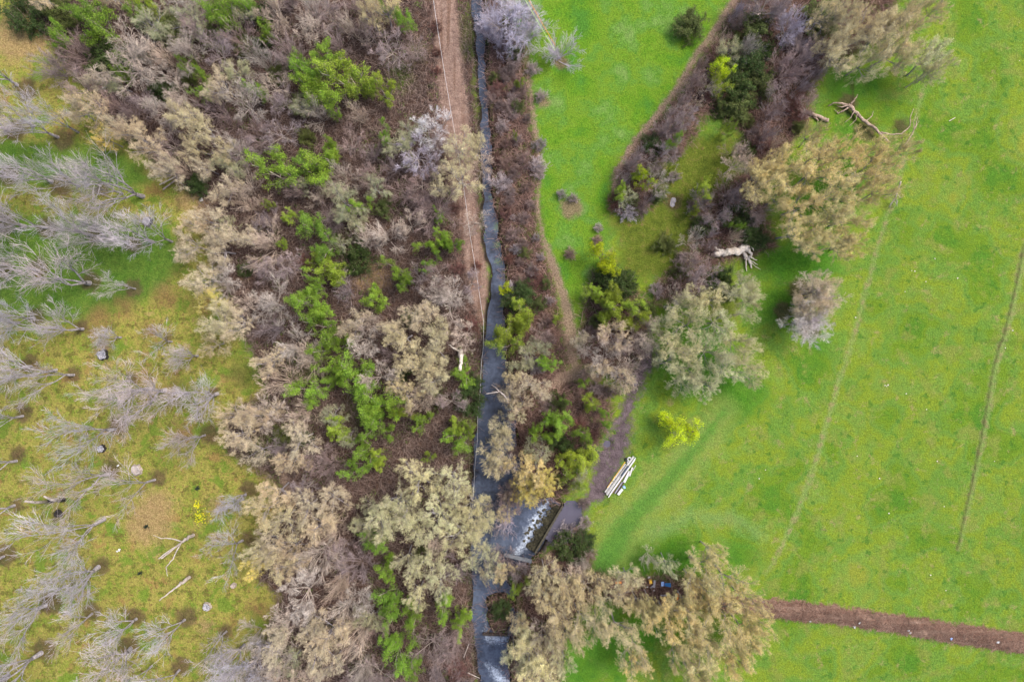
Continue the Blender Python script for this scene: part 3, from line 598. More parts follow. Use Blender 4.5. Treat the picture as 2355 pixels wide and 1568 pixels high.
# --- between creek and right-hand lawns
pl('yellow', (1391,600,36),(1160,657,17),(1483,410,25),(1660,148,26),(1562,1000,44))
pl('lime', (1185,752,42),(1170,790,34),(1200,720,28),(1445,700,40),(1410,690,36),(1365,665,26),(1390,720,26),(1455,740,30),(1340,1065,34),(1320,1110,30),(1305,1060,26),(1630,432,26),(1680,292,15),(1430,435,18),(1655,190,26),(1195,1355,28),(1192,186,10),(1460,400,14),(1545,385,9),(1185,310,7),(1362,925,24),(1600,480,14),(1282,735,14))
pl('green', (1290,978,32),(1335,1000,26),(1262,838,26),(1270,960,26),(1250,1010,26),(1380,945,20),(1550,322,20),(1400,985,16),(1230,990,18),(1300,925,14),(1345,880,14),(1390,870,0),(1700,520,16))
pl('dark', (1185,690,34),(1205,665,24),(1405,640,40),(1440,660,30),(1748,545,26),(1700,500,34),(1720,540,26),(1310,1265,36),(1340,1245,28),(1150,1408,22),(1280,1010,26),(1620,520,24),(1660,640,30),(1500,330,26),(1720,140,50),(1700,200,44),(1760,120,30),(1900,170,0),(1150,1345,14),(1300,1030,24),(1345,1050,26))
pl('moss', (1592,50,36),(1450,460,26),(1530,560,24),(1200,1420,0),(1750,190,40),(1700,250,34),(1680,160,34),(1900,40,44),(1740,60,40),(1240,700,20),(1255,650,16),(1680,670,26))
pl('pale', (1345,790,32),(1340,830,0),(1440,840,42),(1400,790,36),(1690,380,38),(1480,780,44),(1390,820,40),(1500,760,34),(1500,850,0),(1560,690,36),(1305,1330,36),(1350,1300,24),(1150,1490,0),(1380,770,0),(1500,1290,24),(1600,240,20),(1250,1460,44),(1340,1330,22))
pl('mauve', (1350,855,26),(1470,855,30),(1475,800,30),(1240,760,24),(1630,640,36),(1580,650,30),(1690,440,40),(1650,500,30),(1640,540,26),(1545,290,34),(1580,270,30),(1520,300,26),(1450,375,30),(1790,250,46),(1770,300,34),(1820,150,42),(1850,190,34),(1800,210,34),(1700,340,28),(1760,20,42),(1870,120,34),(1165,1310,30),(1190,1320,26),(1175,1180,24),(1160,1150,26),(1720,330,0),(1600,180,30),(1620,150,20),(1575,210,20),(1440,410,20),(1490,460,26),(1560,240,24),(1190,1115,22))
pl('lilac', (1838,48,52),(1165,1215,34),(1805,60,36),(1700,20,20),(1570,250,0))
pl('tan', (1225,895,40),(1180,905,30),(1205,930,34),(1160,920,26),(1300,800,0),(1410,760,40),(1330,775,24),(1430,870,36),(1380,850,26))
pl('sage', (1205,815,30),(1240,800,26),(1470,730,24),(1680,105,26),(1440,450,22),(1340,1100,26),(1190,850,24),(1410,930,0),(1655,260,0),(1250,1040,30),(1215,1020,24))
pl('bud', (1150,1040,38),(1160,1085,34),(1250,1320,34),(1290,1370,44),(1240,1360,30),(1270,1430,48),(1350,1370,40),(1330,1430,48),(1390,1400,38),(1450,1340,34),(1420,1450,44),(1230,1400,0),(1300,1470,36),(1440,1390,36),(1470,1500,44),(1380,1350,24))
pl('gold', (1225,1115,40),(1195,1125,30),(1265,1120,26))
pl('straw', (1235,1080,36),(1195,1080,34),(1760,420,50),(1820,380,54),(1880,400,56),(1940,350,46),(1850,470,54),(1930,440,54),(2000,390,54),(1830,530,44),(1900,520,54),(1960,500,44),(1880,560,40),(1940,560,36),(2050,370,40),(2090,340,28),(1900,345,38),(2020,340,36),(1745,400,30),(1960,560,34),(2030,440,34),(1880,310,26),
 (1585,1400,40),(1620,1320,52),(1680,1340,52),(1540,1430,50),(1600,1440,54),(1670,1420,60),(1720,1390,46),(1720,1460,46),(1640,1500,52),(1560,1500,46),(1680,1530,40),(1600,1550,40),(1500,1430,36),(1640,1275,30),(1470,1395,30),(1500,1390,24))
pl('silver', (1560,700,46),(1610,680,34),(1600,750,56),(1660,740,48),(1700,680,38),(1715,650,26),(1560,790,46),(1640,810,56),(1700,780,46),(1720,840,44),(1680,860,46),(1600,850,40),(1575,880,34),(1720,720,34),(1220,1500,46),(1180,1520,40),(1240,1540,44),(1280,1530,36),(1300,1540,30),(1200,1470,34),(1540,1300,26))
pl('moss', (1950,140,0)); pl('bud', (1960,90,46),(2000,130,42),(2040,70,50),(2080,30,46),(1990,50,44),(2060,110,40),(1930,130,36),(2110,60,36),(1900,30,36),(2160,12,30),(2120,10,34),(1950,20,40),(1905,100,30))
pl('silver', (2150,130,40),(2110,120,36),(2170,150,34),(2140,165,28))
pl('whitel', (1872,735,48),(1840,745,34)); pl('tan', (1885,680,48),(1860,695,40),(1905,665,34),(1850,725,30))
pl('wisp', (1376,522,10),(1225,155,17),(1245,218,14),(1178,225,14),(1180,262,12),(1240,330,17),(1236,375,20),(1239,395,16),(1232,545,10),(1243,590,10),(1552,405,16),(1180,500,8),(1265,690,12),(1292,445,12),(1318,456,12),(1280,560,0),(1610,90,0),(1180,140,20),(1215,740,0))
pl('brush', (1310,583,14),(1374,552,12),(1620,500,22),(1220,470,12),(1150,240,12),(1160,330,12),(1180,400,14),(1170,460,14),(1200,560,14),(1210,430,14),(1160,180,12),(1150,110,14),(1190,320,14),(1205,500,14),(1225,620,16),(1195,600,12),(1250,740,16),(1290,590,0),
 (1400,900,16),(1350,930,12),(1330,905,10),(1640,570,18),(1310,750,0),(1140,60,12),(1210,270,12),(1260,780,18),(1420,900,12),(1180,960,14),(1590,470,12),(1330,1280,18),(1360,1275,16),(1380,440,0),(1475,480,18))
# --- orchard (base of the trunk, given height)
ORCHARD = [(40,196,60,.9),(80,290,54,.8),(19,300,58,1),(133,316,66,1.05),(12,398,60,1),(120,418,60,.95),(329,452,82,1.15),(232,428,40,.7),(6,520,62,1.05),(108,524,62,1),(212,541,66,1),(298,556,54,.85),(395,556,60,.8),(8,622,60,1),
 (90,622,62,1),(204,651,78,1.1),(310,664,38,.55),(80,731,54,.85),(190,757,52,.85),(72,842,58,.9),(170,862,60,.95),(302,876,52,.8),(380,897,78,1.05),(500,905,56,.75),(53,956,60,.9),(263,987,76,1.0),(472,1000,48,.7),(37,1060,60,.9),(252,1089,74,1.0),
 (356,1103,64,.95),(33,1162,60,.9),(240,1193,86,1.15),(10,1278,60,1),(226,1303,64,.9),(107,1390,76,1.05),(212,1410,48,.7),(314,1422,48,.65),(424,1425,46,.8),(95,1500,68,.95),(300,1490,60,.8),(520,1452,56,.7),(597,1503,60,.75),(412,1540,50,.75),
 (520,1552,34,.5),(564,1137,44,.65),(557,1243,66,.75),(395,786,46,.6),(455,818,34,.5),(278,776,30,.45),(-20,252,60,1),(-25,460,60,1),(-20,700,60,1),(-20,900,60,1),(-30,1340,60,1),(-15,1480,60,1),(20,1550,60,.9),(150,1570,60,.8),(130,850,60,.95),(345,893,66,.95),(435,903,54,.8),(60,522,62,1),(262,549,56,.9),(350,557,52,.8),(50,624,58,.9),(42,742,54,.9),(132,752,54,.85),(182,428,58,1),(282,446,56,.95),(562,1482,50,.7),(180,305,50,.85),(150,1345,52,.8),(630,1470,44,.6),(560,1520,46,.65),(350,1530,46,.7)]

LAND = [(60,80,'the tan clearing at top left'),(430,425,'the broken wooden posts'),(1060,825,'the pale dead snag'),(1425,1095,'the white pole pile'),(1685,585,'the bleached fallen trunk'),
 (1545,463,'the small dark pool'),(1225,1215,'the foaming weir'),(1391,600,'the vivid yellow bush'),(342,1190,'the bare orchard sand patch'),(1315,478,'the round soil patch on the lawn'),(1284,130,'the roped tree'),
 (1530,1340,'the blue tub'),(1990,290,'the fallen brown trunk'),(1562,1000,'the lone meadow bush'),(1030,60,'the top of the dirt track'),(1070,370,'the overhung track bend'),(128,1160,'the charred twin stumps'),(340,510,'the upper white orchard stump'),
 (238,816,'the lower white orchard stump'),(660,1140,'the wood-edge footpath'),(845,636,'the straw clearing in the wood'),(930,180,'the brown clearing beside the track'),(920,1030,'the brown clearing beside the creek'),
 (580,20,'the top edge of the wood'),(610,250,'the middle of the upper wood'),(870,1420,'the lower wood undergrowth'),(700,1540,'the bottom edge of the wood'),(1135,1410,'the creek island'),(2300,1470,'the earth bank'),(1310,780,'the two-track footpath'),
 (1740,200,'the upper right scrub'),(610,760,'the middle wood edge'),(1130,560,'the algae stretch of creek'),(480,1540,'the bottom orchard corner'),(60,560,'the long upper orchard row'),(60,890,'the long middle orchard row'),(60,1450,'the lower left orchard edge'),(1170,440,'the upper creekside bramble strip'),(1190,240,'the bramble strip beside the track'),(1640,400,'the mossy clearing'),(450,150,'the upper left wood'),(740,520,'the centre of the wood'),(600,1400,'the lower wood edge'),(1480,850,'the mouth of the muddy stream')]
USED = set(); ORD = ['nearest', 'second nearest', 'third nearest', 'fourth nearest', 'fifth nearest', 'sixth nearest', 'seventh nearest', 'eighth nearest', 'ninth nearest', 'tenth nearest', 'eleventh nearest', 'twelfth nearest', 'thirteenth nearest', 'fourteenth nearest', 'fifteenth nearest', 'sixteenth nearest']
def direction(du, dv):
    a = math.degrees(math.atan2(-dv, du)) % 360
    return ['right of', 'upper right of', 'above', 'upper left of', 'left of', 'lower left of', 'below', 'lower right of'][int((a+22.5)//45) % 8]
def size_word(kind, r):
    big, small = ((56, 36) if kind not in ('brush', 'wisp', 'red', 'dark', 'moss', 'green', 'lime', 'yellow') else (36, 20))
    return 'large ' if r >= big else ('small ' if r < small else '')
def label_all(items):
    """items: list of [object, kind, u, v, r] -> every label names its look, size, direction and rank to the nearest landmark"""
    buckets = {}
    for it in items:
        o, kind, u, v, r = it; best = min(LAND, key=lambda L: math.hypot(L[0]-u, L[1]-v)); d = math.hypot(best[0]-u, best[1]-v)
        if d < 16:
            best = min([L for L in LAND if L is not best], key=lambda L: math.hypot(L[0]-u, L[1]-v)); d = math.hypot(best[0]-u, best[1]-v)
        buckets.setdefault((size_word(kind, r)+LOOK[kind], direction(u-best[0], v-best[1])+' '+best[2]), []).append((d, o))
    for (look, where), lst in buckets.items():
        lst.sort(key=lambda t: t[0])
        for i, (d, o) in enumerate(lst):
            o['label'] = look+' '+where if len(lst) == 1 else look+', '+ORD[min(i, 15)]+' '+where

pl('silver', (1520,740,34),(1540,840,34),(1640,690,30),(1740,870,26),(1630,880,34),(1735,690,24)); pl('straw', (1740,1430,34),(1735,1500,34),(1600,1575,40),(1460,1540,34),(1780,370,30),(1990,440,40),(1800,450,36),(1640,1380,46),(1600,1345,34),(1700,1500,40))
pl('bud', (1260,1385,36),(1320,1390,36),(1300,1350,30),(1330,1470,30),(1250,1480,34),(1380,1440,34)); pl('green', (1030,560,24),(880,935,40),(760,870,30)); pl('lime', (725,600,22),(1160,770,24))
pl('bud', (1150,985,30),(1165,1010,32),(1140,1070,30),(1190,960,26)); pl('gold', (1205,1140,30),(1250,1100,30)); pl('mauve', (1130,1180,26),(1150,1230,24),(1180,1330,26),(1140,1290,22)); pl('wisp', (1310,1225,20),(1295,1240,18),(1345,1205,16)); pl('brush', (1330,1235,18),(1345,1160,14),(1285,1250,14))
pl('lilac', (1195,10,40),(1150,90,34)); pl('green', (120,70,24),(270,150,26),(420,150,22),(300,20,26),(610,70,22),(590,210,22),(460,210,18)); pl('moss', (560,100,26),(430,180,22),(640,170,24),(700,310,22))
pl('lilac', (1872,735,50),(1890,690,40),(1175,35,66),(1130,60,44),(1215,60,44)); pl('pale', (1885,670,52),(1150,900,22),(1175,1150,24)); pl('bud', (1172,860,22),(1158,1000,26),(1160,1200,24),(1105,1330,24),(1150,1330,26),(1190,1445,24)); pl('whitel', (1170,1065,24))
ars = random.Random(17); cnt_ = 0
for _ in range(4000):
    u, v = ars.uniform(1105, 1890), ars.uniform(0, 1150); a_ = np.array([W(u, v)[0]]), np.array([W(u, v)[1]])
    tr_ = poly_sdf(*a_, WP(TOPR))[0] > -.3; st_ = poly_sdf(*a_, WP(STRIP))[0] > .6
    if not (tr_ or st_) or float(zones(*a_)['path'][0]) > -.8 or float(zones(*a_)['mud'][0]) > -.5 or any(r_ > 0 and math.hypot(u-p_, v-q_) < .55*r_+9 for _, p_, q_, r_ in PLANTS): continue
    if 1625 < u < 1750 and 545 < v < 640: continue
    k_ = ars.choice(['mauve', 'brush', 'wisp', 'pale', 'moss', 'red', 'mauve'] if tr_ else ['brush', 'red', 'wisp', 'brush', 'moss'])
    PLANTS.append((k_, u, v, ars.uniform(24, 34) if tr_ and k_ in ('mauve', 'pale') else ars.uniform(12, 24))); cnt_ += 1
    if cnt_ >= 75: break
ITEMS = []; prnd = random.Random(7)
def plant(kind, x, y, rad, hgt, base_z=None, tint=1.0, force=False):
    pk, name, cat, col, _ = KIND[kind]; tm, cm, ph, pr = prnd.choice(PROT['fan' if (force or (pk == 'wood' and kind != 'whitel' and prnd.random() < .55)) else pk])
    z = H(x, y) if base_z is None else base_z
    root = link(name, None, None, (x, y, z), prnd.uniform(0, 6.28)); root['category'] = cat; root['group'] = GROUP[kind]
    sx = rad/pr*prnd.uniform(.94, 1.06); root.scale = (sx, sx, hgt/ph)
    if pk not in ('orchard',): root.rotation_euler[0] = prnd.uniform(-.06, .06); root.rotation_euler[1] = prnd.uniform(-.06, .06)
    f = (prnd.uniform(.68, 1.12) if pk == 'leafy' else prnd.uniform(.82, 1.16))*tint; hsh = prnd.uniform(-.07, .07)
    c = (col[0]*f*(1+hsh), col[1]*f, col[2]*f*(1-hsh), 1)
    for nm, me in (('limbs' if pk in ('bush', 'thicket') else 'trunk', tm), ('crown', cm)):
        o = link(nm, me, root); o.color = c
    return root
frs = random.Random(99); placed = [(u, v, r) for k_, u, v, r in PLANTS if r > 0]
cand = np.array([(frs.uniform(0, 1090), frs.uniform(-20, 1590)) for _ in range(9000)]); cw = np.array([W(*c) for c in cand])
Zc = zones(cw[:, 0], cw[:, 1]); clear = [(50,85,85),(930,190,75),(1010,250,40),(900,1010,50),(950,1040,60),(845,640,45),(1080,1010,30),(820,1140,40),(800,1190,40),(740,1130,20),(700,1010,0),(150,120,30)]
okc = (Zc['wood'] > 1.2) & (Zc['track'] < -1.5) & (Zc['creek'] < -2.5) & (Zc['path'] < -1); cand = cand[okc]; nf = 0
for u, v in cand:
    u, v = float(u), float(v)
    if nf >= 100: break
    if any(k_ in ('green', 'lime', 'yellow') and math.hypot(u-a, v-b) < c+26 for k_, a, b, c in PLANTS) or any(math.hypot(u-a, v-b) < c for a, b, c in clear) or any(math.hypot(u-a, v-b) < .6*c+18 for a, b, c in placed): continue
    r_ = frs.uniform(30, 46); n_ = float(vnoise(np.array([u]), np.array([v]), 160, 61)[0]); q_ = frs.random()
    if nf > 45: kd = 'mauve' if q_ < .6 else 'pale'
    elif u > 900 and v < 1000: kd = 'mauve' if q_ < .7 else 'pale'
    elif u < 620 or (v > 1000 and u < 760): kd = 'tan' if q_ < .4 else ('pale' if q_ < .8 else 'mauve')
    else: kd = 'pale' if n_ > .0 else 'mauve'
    if q_ > .9: kd = 'sage'
    PLANTS.append((kd, u, v, r_)); placed.append((u, v, r_)); nf += 1
for kind, u, v, r in PLANTS:
    if r <= 0: continue
    hgt = KIND[kind][4](r*S); zc = hgt*.72; k = (CAMH-zc)/CAMH
    x, y = WZ(u, v, zc); rad = r*S*k*1.02
    ITEMS.append([plant(kind, x, y, rad, hgt), kind, u, v, r])
for u, v, r, s in ORCHARD:
    if r <= 0: continue
    x, y = W(u, v); hgt = 14.5*s*prnd.uniform(.8, 1.15); ITEMS.append([plant('bare', x, y, r*S*.92, hgt), 'bare', u, v, r])
label_all(ITEMS)

# ---------------------------------------------------------------- undergrowth, weeds (uncountable)
def scatter(n, seed, test, region=((-84, 84), (-58, 58))):
    rs = np.random.RandomState(seed); px = rs.uniform(region[0][0], region[0][1], n); py = rs.uniform(region[1][0], region[1][1], n)
    keep = test(px, py); px, py = px[keep], py[keep]; return rs, px, py
def brambles(name, label, n, seed, test, col_a, col_b, hmax=.8, length=(.5, 1.6), wd=.016, region=((-84, 84), (-58, 58))):
    rs, px, py = scatter(n, seed, test, region); N = len(px); pz = height(px, py)
    a = rs.uniform(0, 2*math.pi, N); L = rs.uniform(length[0], length[1], N); hh = rs.uniform(.15, hmax, N)
    d = np.stack([np.cos(a), np.sin(a)], 1); s = np.linspace(0, 1, 4); P = np.zeros((N, 4, 3))
    cv = rs.normal(size=N)*.25
    for i, t in enumerate(s):
        P[:, i, 0] = px+d[:, 0]*L*t-d[:, 1]*cv*t*t; P[:, i, 1] = py+d[:, 1]*L*t+d[:, 0]*cv*t*t; P[:, i, 2] = pz+hh*math.sin(t*2.3)
    Rr = np.full((N, 4), wd)*rs.uniform(.6, 1.3, (N, 1)); V, q = ring_tubes(P, Rr, 3)
    g = G(name.replace('_', ' ')); geo = g.n('NewGeometry'); n2 = g.noise(.35, 4, .6)
    c = g.mix(geo.outputs['Random Per Island'], col_a, col_b); c = g.scalec(c, g.mr(n2, .3, .7, .75, 1.25)); g.out(c, .9)
    o = link(name, make_mesh(name, V, [q], [g.m])); return tag(o, label, 'undergrowth', None, 'stuff')
def weeds(name, label, n, seed, test, col, size=.08, per=8, spread=.3, hmax=.3, region=((-84, 84), (-58, 58)), up=1.5):
    rs, px, py = scatter(n, seed, test, region); pz = height(px, py); N = len(px)
    P = np.stack([px, py, pz], 1)[:, None]; P = np.concatenate([P, P+np.array([0, 0, hmax])], 1)
    V, q = leaves(rs, P, per, size, spread*.5, up, 0)
    o = link(name, make_mesh(name, V, [q], [m_tint(name.replace('_', ' '), .35, .25, .8, fixed=col, hue=.03)])); return tag(o, label, 'ground plants', None, 'stuff')
def zt(names, lo=0.0, patch=None, not_=()):
    def f(a, b):
        Zz = zones(a, b); k = np.zeros(len(a), bool)
        for nme in names: k |= Zz[nme] > lo
        for nme in ('track', 'path', 'pond')+tuple(not_): k &= Zz[nme] < -.1
        k &= Zz['creek'] < .3
        if patch: k &= vnoise(a, b, patch[0], patch[1]) > patch[2]
        return k
    return f
brambles('woodland_undergrowth', 'tangled dry brown undergrowth covering the woodland floor left of the creek', 260000, 21, zt(['wood']), C('6e5850', .62), C('b09a90', .72))
brambles('creekside_brambles', 'reddish brown bramble thatch along the creek and the scrub edges', 260000, 22, zt(['scrub'], -.2), C('7c5a50', .65), C('bc9c90', .72), .9)
brambles('straw_thatch', 'flattened straw-coloured dead grass on the earth bank and soil patches', 60000, 23, zt(['berm'], .2), C('8a6a5c', .6), C('c0a28e', .6), .2, (.3, 1.0), .012, ((20, 84), (-58, -30)))
weeds('woodland_weeds', 'patches of small green weeds in the woodland floor', 60000, 31, zt(['wood', 'scrub'], 0, (2.3, 41, .16)), C('6f9030', .6), .07, 9, .35, .35)
weeds('olive_weeds', 'mossy olive weeds in the scrubby clearing', 60000, 32, zt(['olive', 'mud'], -1, (1.6, 42, .0)), C('6c8430', .58), .07, 7, .35, .2)
weeds('meadow_tufts', 'darker grass tufts standing in the meadow and orchard', 4500, 33, lambda a, b: zt(['lawn', 'orch', 'dgrass'], 0, (1.3, 43, .2), ('wood', 'scrub', 'soil'))(a, b) | ((a > 20) & (vnoise(a, b, 1.3, 44)+.5*vnoise(a, b, 9, 46) > .42) & (zones(a, b)['berm'] < 0)), C('6c9c3c', .56), .06, 8, .6, .1)
weeds('pond_lilies', 'pale green leafy weeds along the waterline', 26000, 34, lambda a, b: (lambda zc: (zc > -1.3) & (zc < -.2))(zones(a, b, False)['creek']) & (vnoise(a, b, 4, 45) > .05), C('86a838', .6), .07, 8, .3, .25)

# ---------------------------------------------------------------- things
M_WHITE = m_plain('white plastic', (.5, .5, .5, 1), .5, .2); M_OFFW = m_plain('weathered white board', (.44, .42, .4, 1), .7, .3)
M_ORANGE = m_plain('orange plastic', (.75, .22, .03, 1), .45); M_BLUE = m_plain('blue plastic', (.07, .26, .62, 1), .4); M_PBLUE = m_plain('pale blue plastic', (.28, .42, .75, 1), .45)
M_YEL = m_plain('yellow plastic', (.75, .45, .06, 1), .45); M_NAVY = m_plain('dark steel', (.035, .05, .075, 1), .5); M_RUST = m_plain('rusty wood', (.13, .065, .05, 1), .8)
M_GREYP = m_plain('grey pipe', (.25, .24, .27, 1), .5); M_PLANK = m_plain('olive plank', C('9a8c5c', .6), .8); M_CONC = m_plain('mossy concrete', C('5a5648', .55), .9, .35, 3); M_CONCG = m_plain('grey concrete beam', C('7c8088', .6), .8, .2, 3)
M_BLACK = m_plain('black rubber', (.02, .02, .022, 1), .6); M_WIRE = m_plain('white wire', (.6, .6, .63, 1), .4, .05); M_ASH = m_plain('ash', (.3, .29, .31, 1), .9, .75, 5); M_CHAR = m_plain('charred wood', (.025, .022, .02, 1), .9)
M_ROPEO = m_plain('orange strap', (.8, .25, .05, 1), .6); M_ROPEG = m_plain('green strap', (.5, .72, .22, 1), .6); M_DGREY = m_plain('dark timber', C('4e443c', .6), .85); M_ROCK = m_plain('pale stone', (.6, .55, .48, 1), .85, .2, 8)
M_FLOWER = m_tint('yellow flower', .2, .1, .7, fixed=(.8, .7, .02, 1))
def part(name, mb, mats, parent, sm=False):
    return link(name, mb.mesh(name, mats, sm), parent)
def solo(name, mb, mats, label, cat, loc=(0, 0, 0), group=None, sm=False, rotz=0):
    return tag(link(name, mb.mesh(name, mats, sm), None, loc, rotz), label, cat, group)
def gp(u, v, dz=0.0):
    x, y = W(u, v); return (x, y, H(x, y)+dz)

# fence along the track and the creek bank
FP = [(994,-30),(996,0),(1008,81),(1020,158),(1038,266),(1054,357),(1064,420),(1071,471),(1082,552),(1096,636),(1106,706),(1111,737),(1111,762),(1110,800),(1106,832),(1103,902),(1097,961),(1096,1017),(1093,1050),(1090,1082),(1088,1124),(1083,1194)]
fence = thing('wire_fence', 'long thin white wire fence running down the dirt track and creek bank', 'fence')
pts = []
for a, b in zip(FP[:-1], FP[1:]):
    d = math.hypot(b[0]-a[0], b[1]-a[1])*S; n = max(1, round(d/4.2))
    for i in range(n): pts.append((a[0]+(b[0]-a[0])*i/n, a[1]+(b[1]-a[1])*i/n))
pts.append(FP[-1]); tops = []
for u, v in pts:
    x, y = WZ(u, v, 1.4); z = H(x, y); m = MB(); m.tube([(0, 0, -.3), (0, 0, 1.42-z*0+0)], [.04, .035], 8); m.lathe([(.0, 1.5), (.05, 1.49), (.06, 1.44), (.045, 1.42)], n=8)
    link('post', m.mesh('post', [M_OFFW], True), fence, (x, y, z)); tops.append((x, y, z))
for hh, r in ((1.4, .011), (1.0, .004), (.6, .004)):
    m = MB(); P = []
    for i, (x, y, z) in enumerate(tops):
        P.append((x, y, z+hh))
        if i < len(tops)-1:
            x2, y2, z2 = tops[i+1]; P.append(((x+x2)/2, (y+y2)/2, (z+z2)/2+hh-.04))
    m.tube(P, r, 6); part('wire', m, [M_WIRE], fence, True)

# white pole pile beside the muddy stream
def pole(name, a, b, r, mat, label, cat='pole', group=None, z=.1, sides=10, square=None):
    A = Vector(gp(*a)); B = Vector(gp(*b)); base = max(A.z, B.z)+z; A.z = B.z = base; mid = (A+B)/2; d = B-A; L = d.length; rz = math.atan2(d.y, d.x); m = MB()
    if square: m.box((0, 0, 0), (L, square[0], square[1]))
    else:
        m.tube([(-L/2, 0, 0), (L/2, 0, 0)], r, sides, caps=False)
        m.tube([(-L/2, 0, 0), (L/2, 0, 0)], r*.82, sides, caps=False)
        for s in (-1, 1):
            V = []; 
            for rr in (r, r*.82):
                for i in range(sides): t = 2*math.pi*i/sides; V.append((s*L/2, rr*math.cos(t), rr*math.sin(t)))
            m.add(V, [[i, (i+1) % sides, sides+(i+1) % sides, sides+i] for i in range(sides)])
    return solo(name, m, [mat], label, cat, tuple(mid), group, square is None, rz)
g_ = 'long white poles in the pile by the mud'
pole('white_pole', (1398,1142), (1459,1056), .09, M_WHITE, 'long white pipe at the right edge of the pole pile', 'pole', g_, .1)
pole('white_pole', (1400,1136), (1460,1051), .09, M_WHITE, 'long white pipe lying over the pile, ending furthest up-right', 'pole', g_, .29)
pole('white_pole', (1395,1137), (1457,1049), .08, M_WHITE, 'long white pipe in the middle of the pole pile', 'pole', g_, .12)
pole('white_pole', (1393,1134), (1455,1047), .08, M_OFFW, 'dull white pipe beside the black beam in the pole pile', 'pole', g_, .28)
pole('white_board', (1391,1131), (1438,1066), 0, M_OFFW, 'short off-white board at the left edge of the pole pile', 'board', g_, .06, square=(.26, .08))
pole('white_board', (1396,1129), (1443,1064), 0, M_OFFW, 'off-white board inside the pole pile, under the black beam', 'board', g_, .17, square=(.2, .08))
pole('black_beam', (1427,1092), (1443,1070), 0, M_NAVY, 'short blue-black steel beam lying on the white poles', 'beam', None, .42, square=(.24, .1))
pole('orange_rail', (1396,1120), (1437,1061), 0, M_YEL, 'thin orange rail along the left side of the pole pile', 'rail', None, .05, square=(.07, .07))
pole('brown_board', (1407,1131), (1441,1083), 0, M_RUST, 'long rust-brown board right of the white poles', 'board', None, .06, square=(.26, .1))
pole('grey_pipe', (1413,1133), (1430,1107), .1, M_GREYP, 'short grey pipe beside the rust-brown board', 'pipe', None, .1)
pole('dark_beam', (1417,1133), (1436,1104), 0, M_DGREY, 'dark weathered timber right of the grey pipe', 'timber', None, .06, square=(.2, .12))
pole('white_slab', (1434,1108), (1447,1082), 0, M_WHITE, 'longer white slab right of the pole pile', 'slab', None, .1, square=(.34, .16))
pole('white_slab', (1446,1093), (1453,1073), 0, M_OFFW, 'narrow white slab next to the longer slab, further right', 'slab', None, .24, square=(.24, .1))
pole('white_stick', (1455,1080), (1461,1069), .05, M_OFFW, 'short white stick at the far right of the pole pile', 'stick', None, .06)
pole('white_block', (1420,1136), (1430,1123), 0, M_WHITE, 'white foam block lying at the bottom of the pole pile', 'block', None, .12, square=(.36, .22))
m = MB(); m.lathe([(.17, .0), (.3, 0), (.34, .08), (.3, .18), (.17, .18), (.15, .09), (.17, 0)], n=28)
solo('white_ring', m, [M_WHITE], 'round white ring with open centre at the top of the pole pile', 'ring', gp(1446, 1054.6, .05), sm=True)
m = MB(); m.lathe([(.001, .16), (.2, .16), (.23, .1), (.21, 0), (.001, 0)], n=24)
solo('white_disc', m, [M_WHITE], 'small white disc just below the white ring', 'disc', gp(1443.4, 1061.8, .05), sm=True)
m = MB(); m.lathe([(.12, 0), (.24, .02), (.28, .1), (.24, .18), (.12, .2), (.1, .1), (.12, 0)], n=22); m.box((-.1, .25, .08), (.3, .2, .16), .5)
solo('black_tyre', m, [M_BLACK], 'small black tyre scrap left of the white ring', 'tyre', gp(1439.8, 1057.4, .02), sm=True)
m = MB(); m.box((0, 0, .12), (.36, .3, .24), .6, taper=.85); m.box((.12, -.16, .06), (.22, .2, .1), .2)
solo('blue_box', m, [M_PBLUE], 'small pale blue box between the white slab and the foam block', 'box', gp(1433.6, 1118, .0))

# camp debris under the lower right trees
def seen(u, v, z=.4): x, y = WZ(u, v, z); return (x, y, H(x, y))
m = MB(); m.lathe([(.001, 0), (.22, 0), (.29, .75), (.31, .75), (.31, .8), (.27, .8), (.21, .05), (.001, .05)], n=22)
o = solo('blue_tub', m, [M_BLUE], 'bright blue plastic tub lying on its side among the trees', 'tub', (0, 0, 0), sm=True); x, y, z = seen(1532, 1341); o.location = (x-.35, y+.03, z+1.0); o.rotation_euler = (0, R_(90), R_(-4))
m = MB(); m.box((0, 0, .3), (.4, .62, .1), 0, 0, .2); m.box((.1, 0, .12), (.36, .5, .12)); m.tube([(-.15, -.25, 0), (-.15, -.25, .3)], .02); m.tube([(-.15, .25, 0), (-.15, .25, .3)], .02)
o = solo('blue_chair', m, [M_PBLUE], 'pale blue plastic seat left of the blue tub', 'seat'); x, y, z = seen(1521, 1339); o.location = (x, y, z+.7)
m = MB(); m.box((0, 0, .2), (.5, .55, .4), .2, taper=.8); m.box((0, 0, .42), (.16, .1, .06), .2)
o = solo('yellow_crate', m, [M_YEL], 'yellow jerrycan-like box among the debris, left of the blue tub', 'box'); x, y, z = seen(1496, 1338); o.location = (x, y, z+.1)
m = MB(); m.box((0, 0, .1), (.9, .32, .2), .05, 0, 0, taper=.6); m.box((.1, .02, .22), (.5, .16, .08), .05)
o = solo('orange_float', m, [M_ORANGE], 'orange-red plastic shell at the left end of the debris', 'shell'); x, y, z = seen(1422, 1340); o.location = (x, y, z+.3)
m = MB(); m.box((0, 0, .15), (.36, 1.0, .3), -.1, taper=.55); m.box((0, -.1, .32), (.14, .5, .08), -.1)
o = solo('orange_canoe', m, [M_ORANGE], 'upright orange plastic shell lower right of the blue tub', 'shell'); x, y, z = seen(1553.5, 1366); o.location = (x, y, z+1.4)
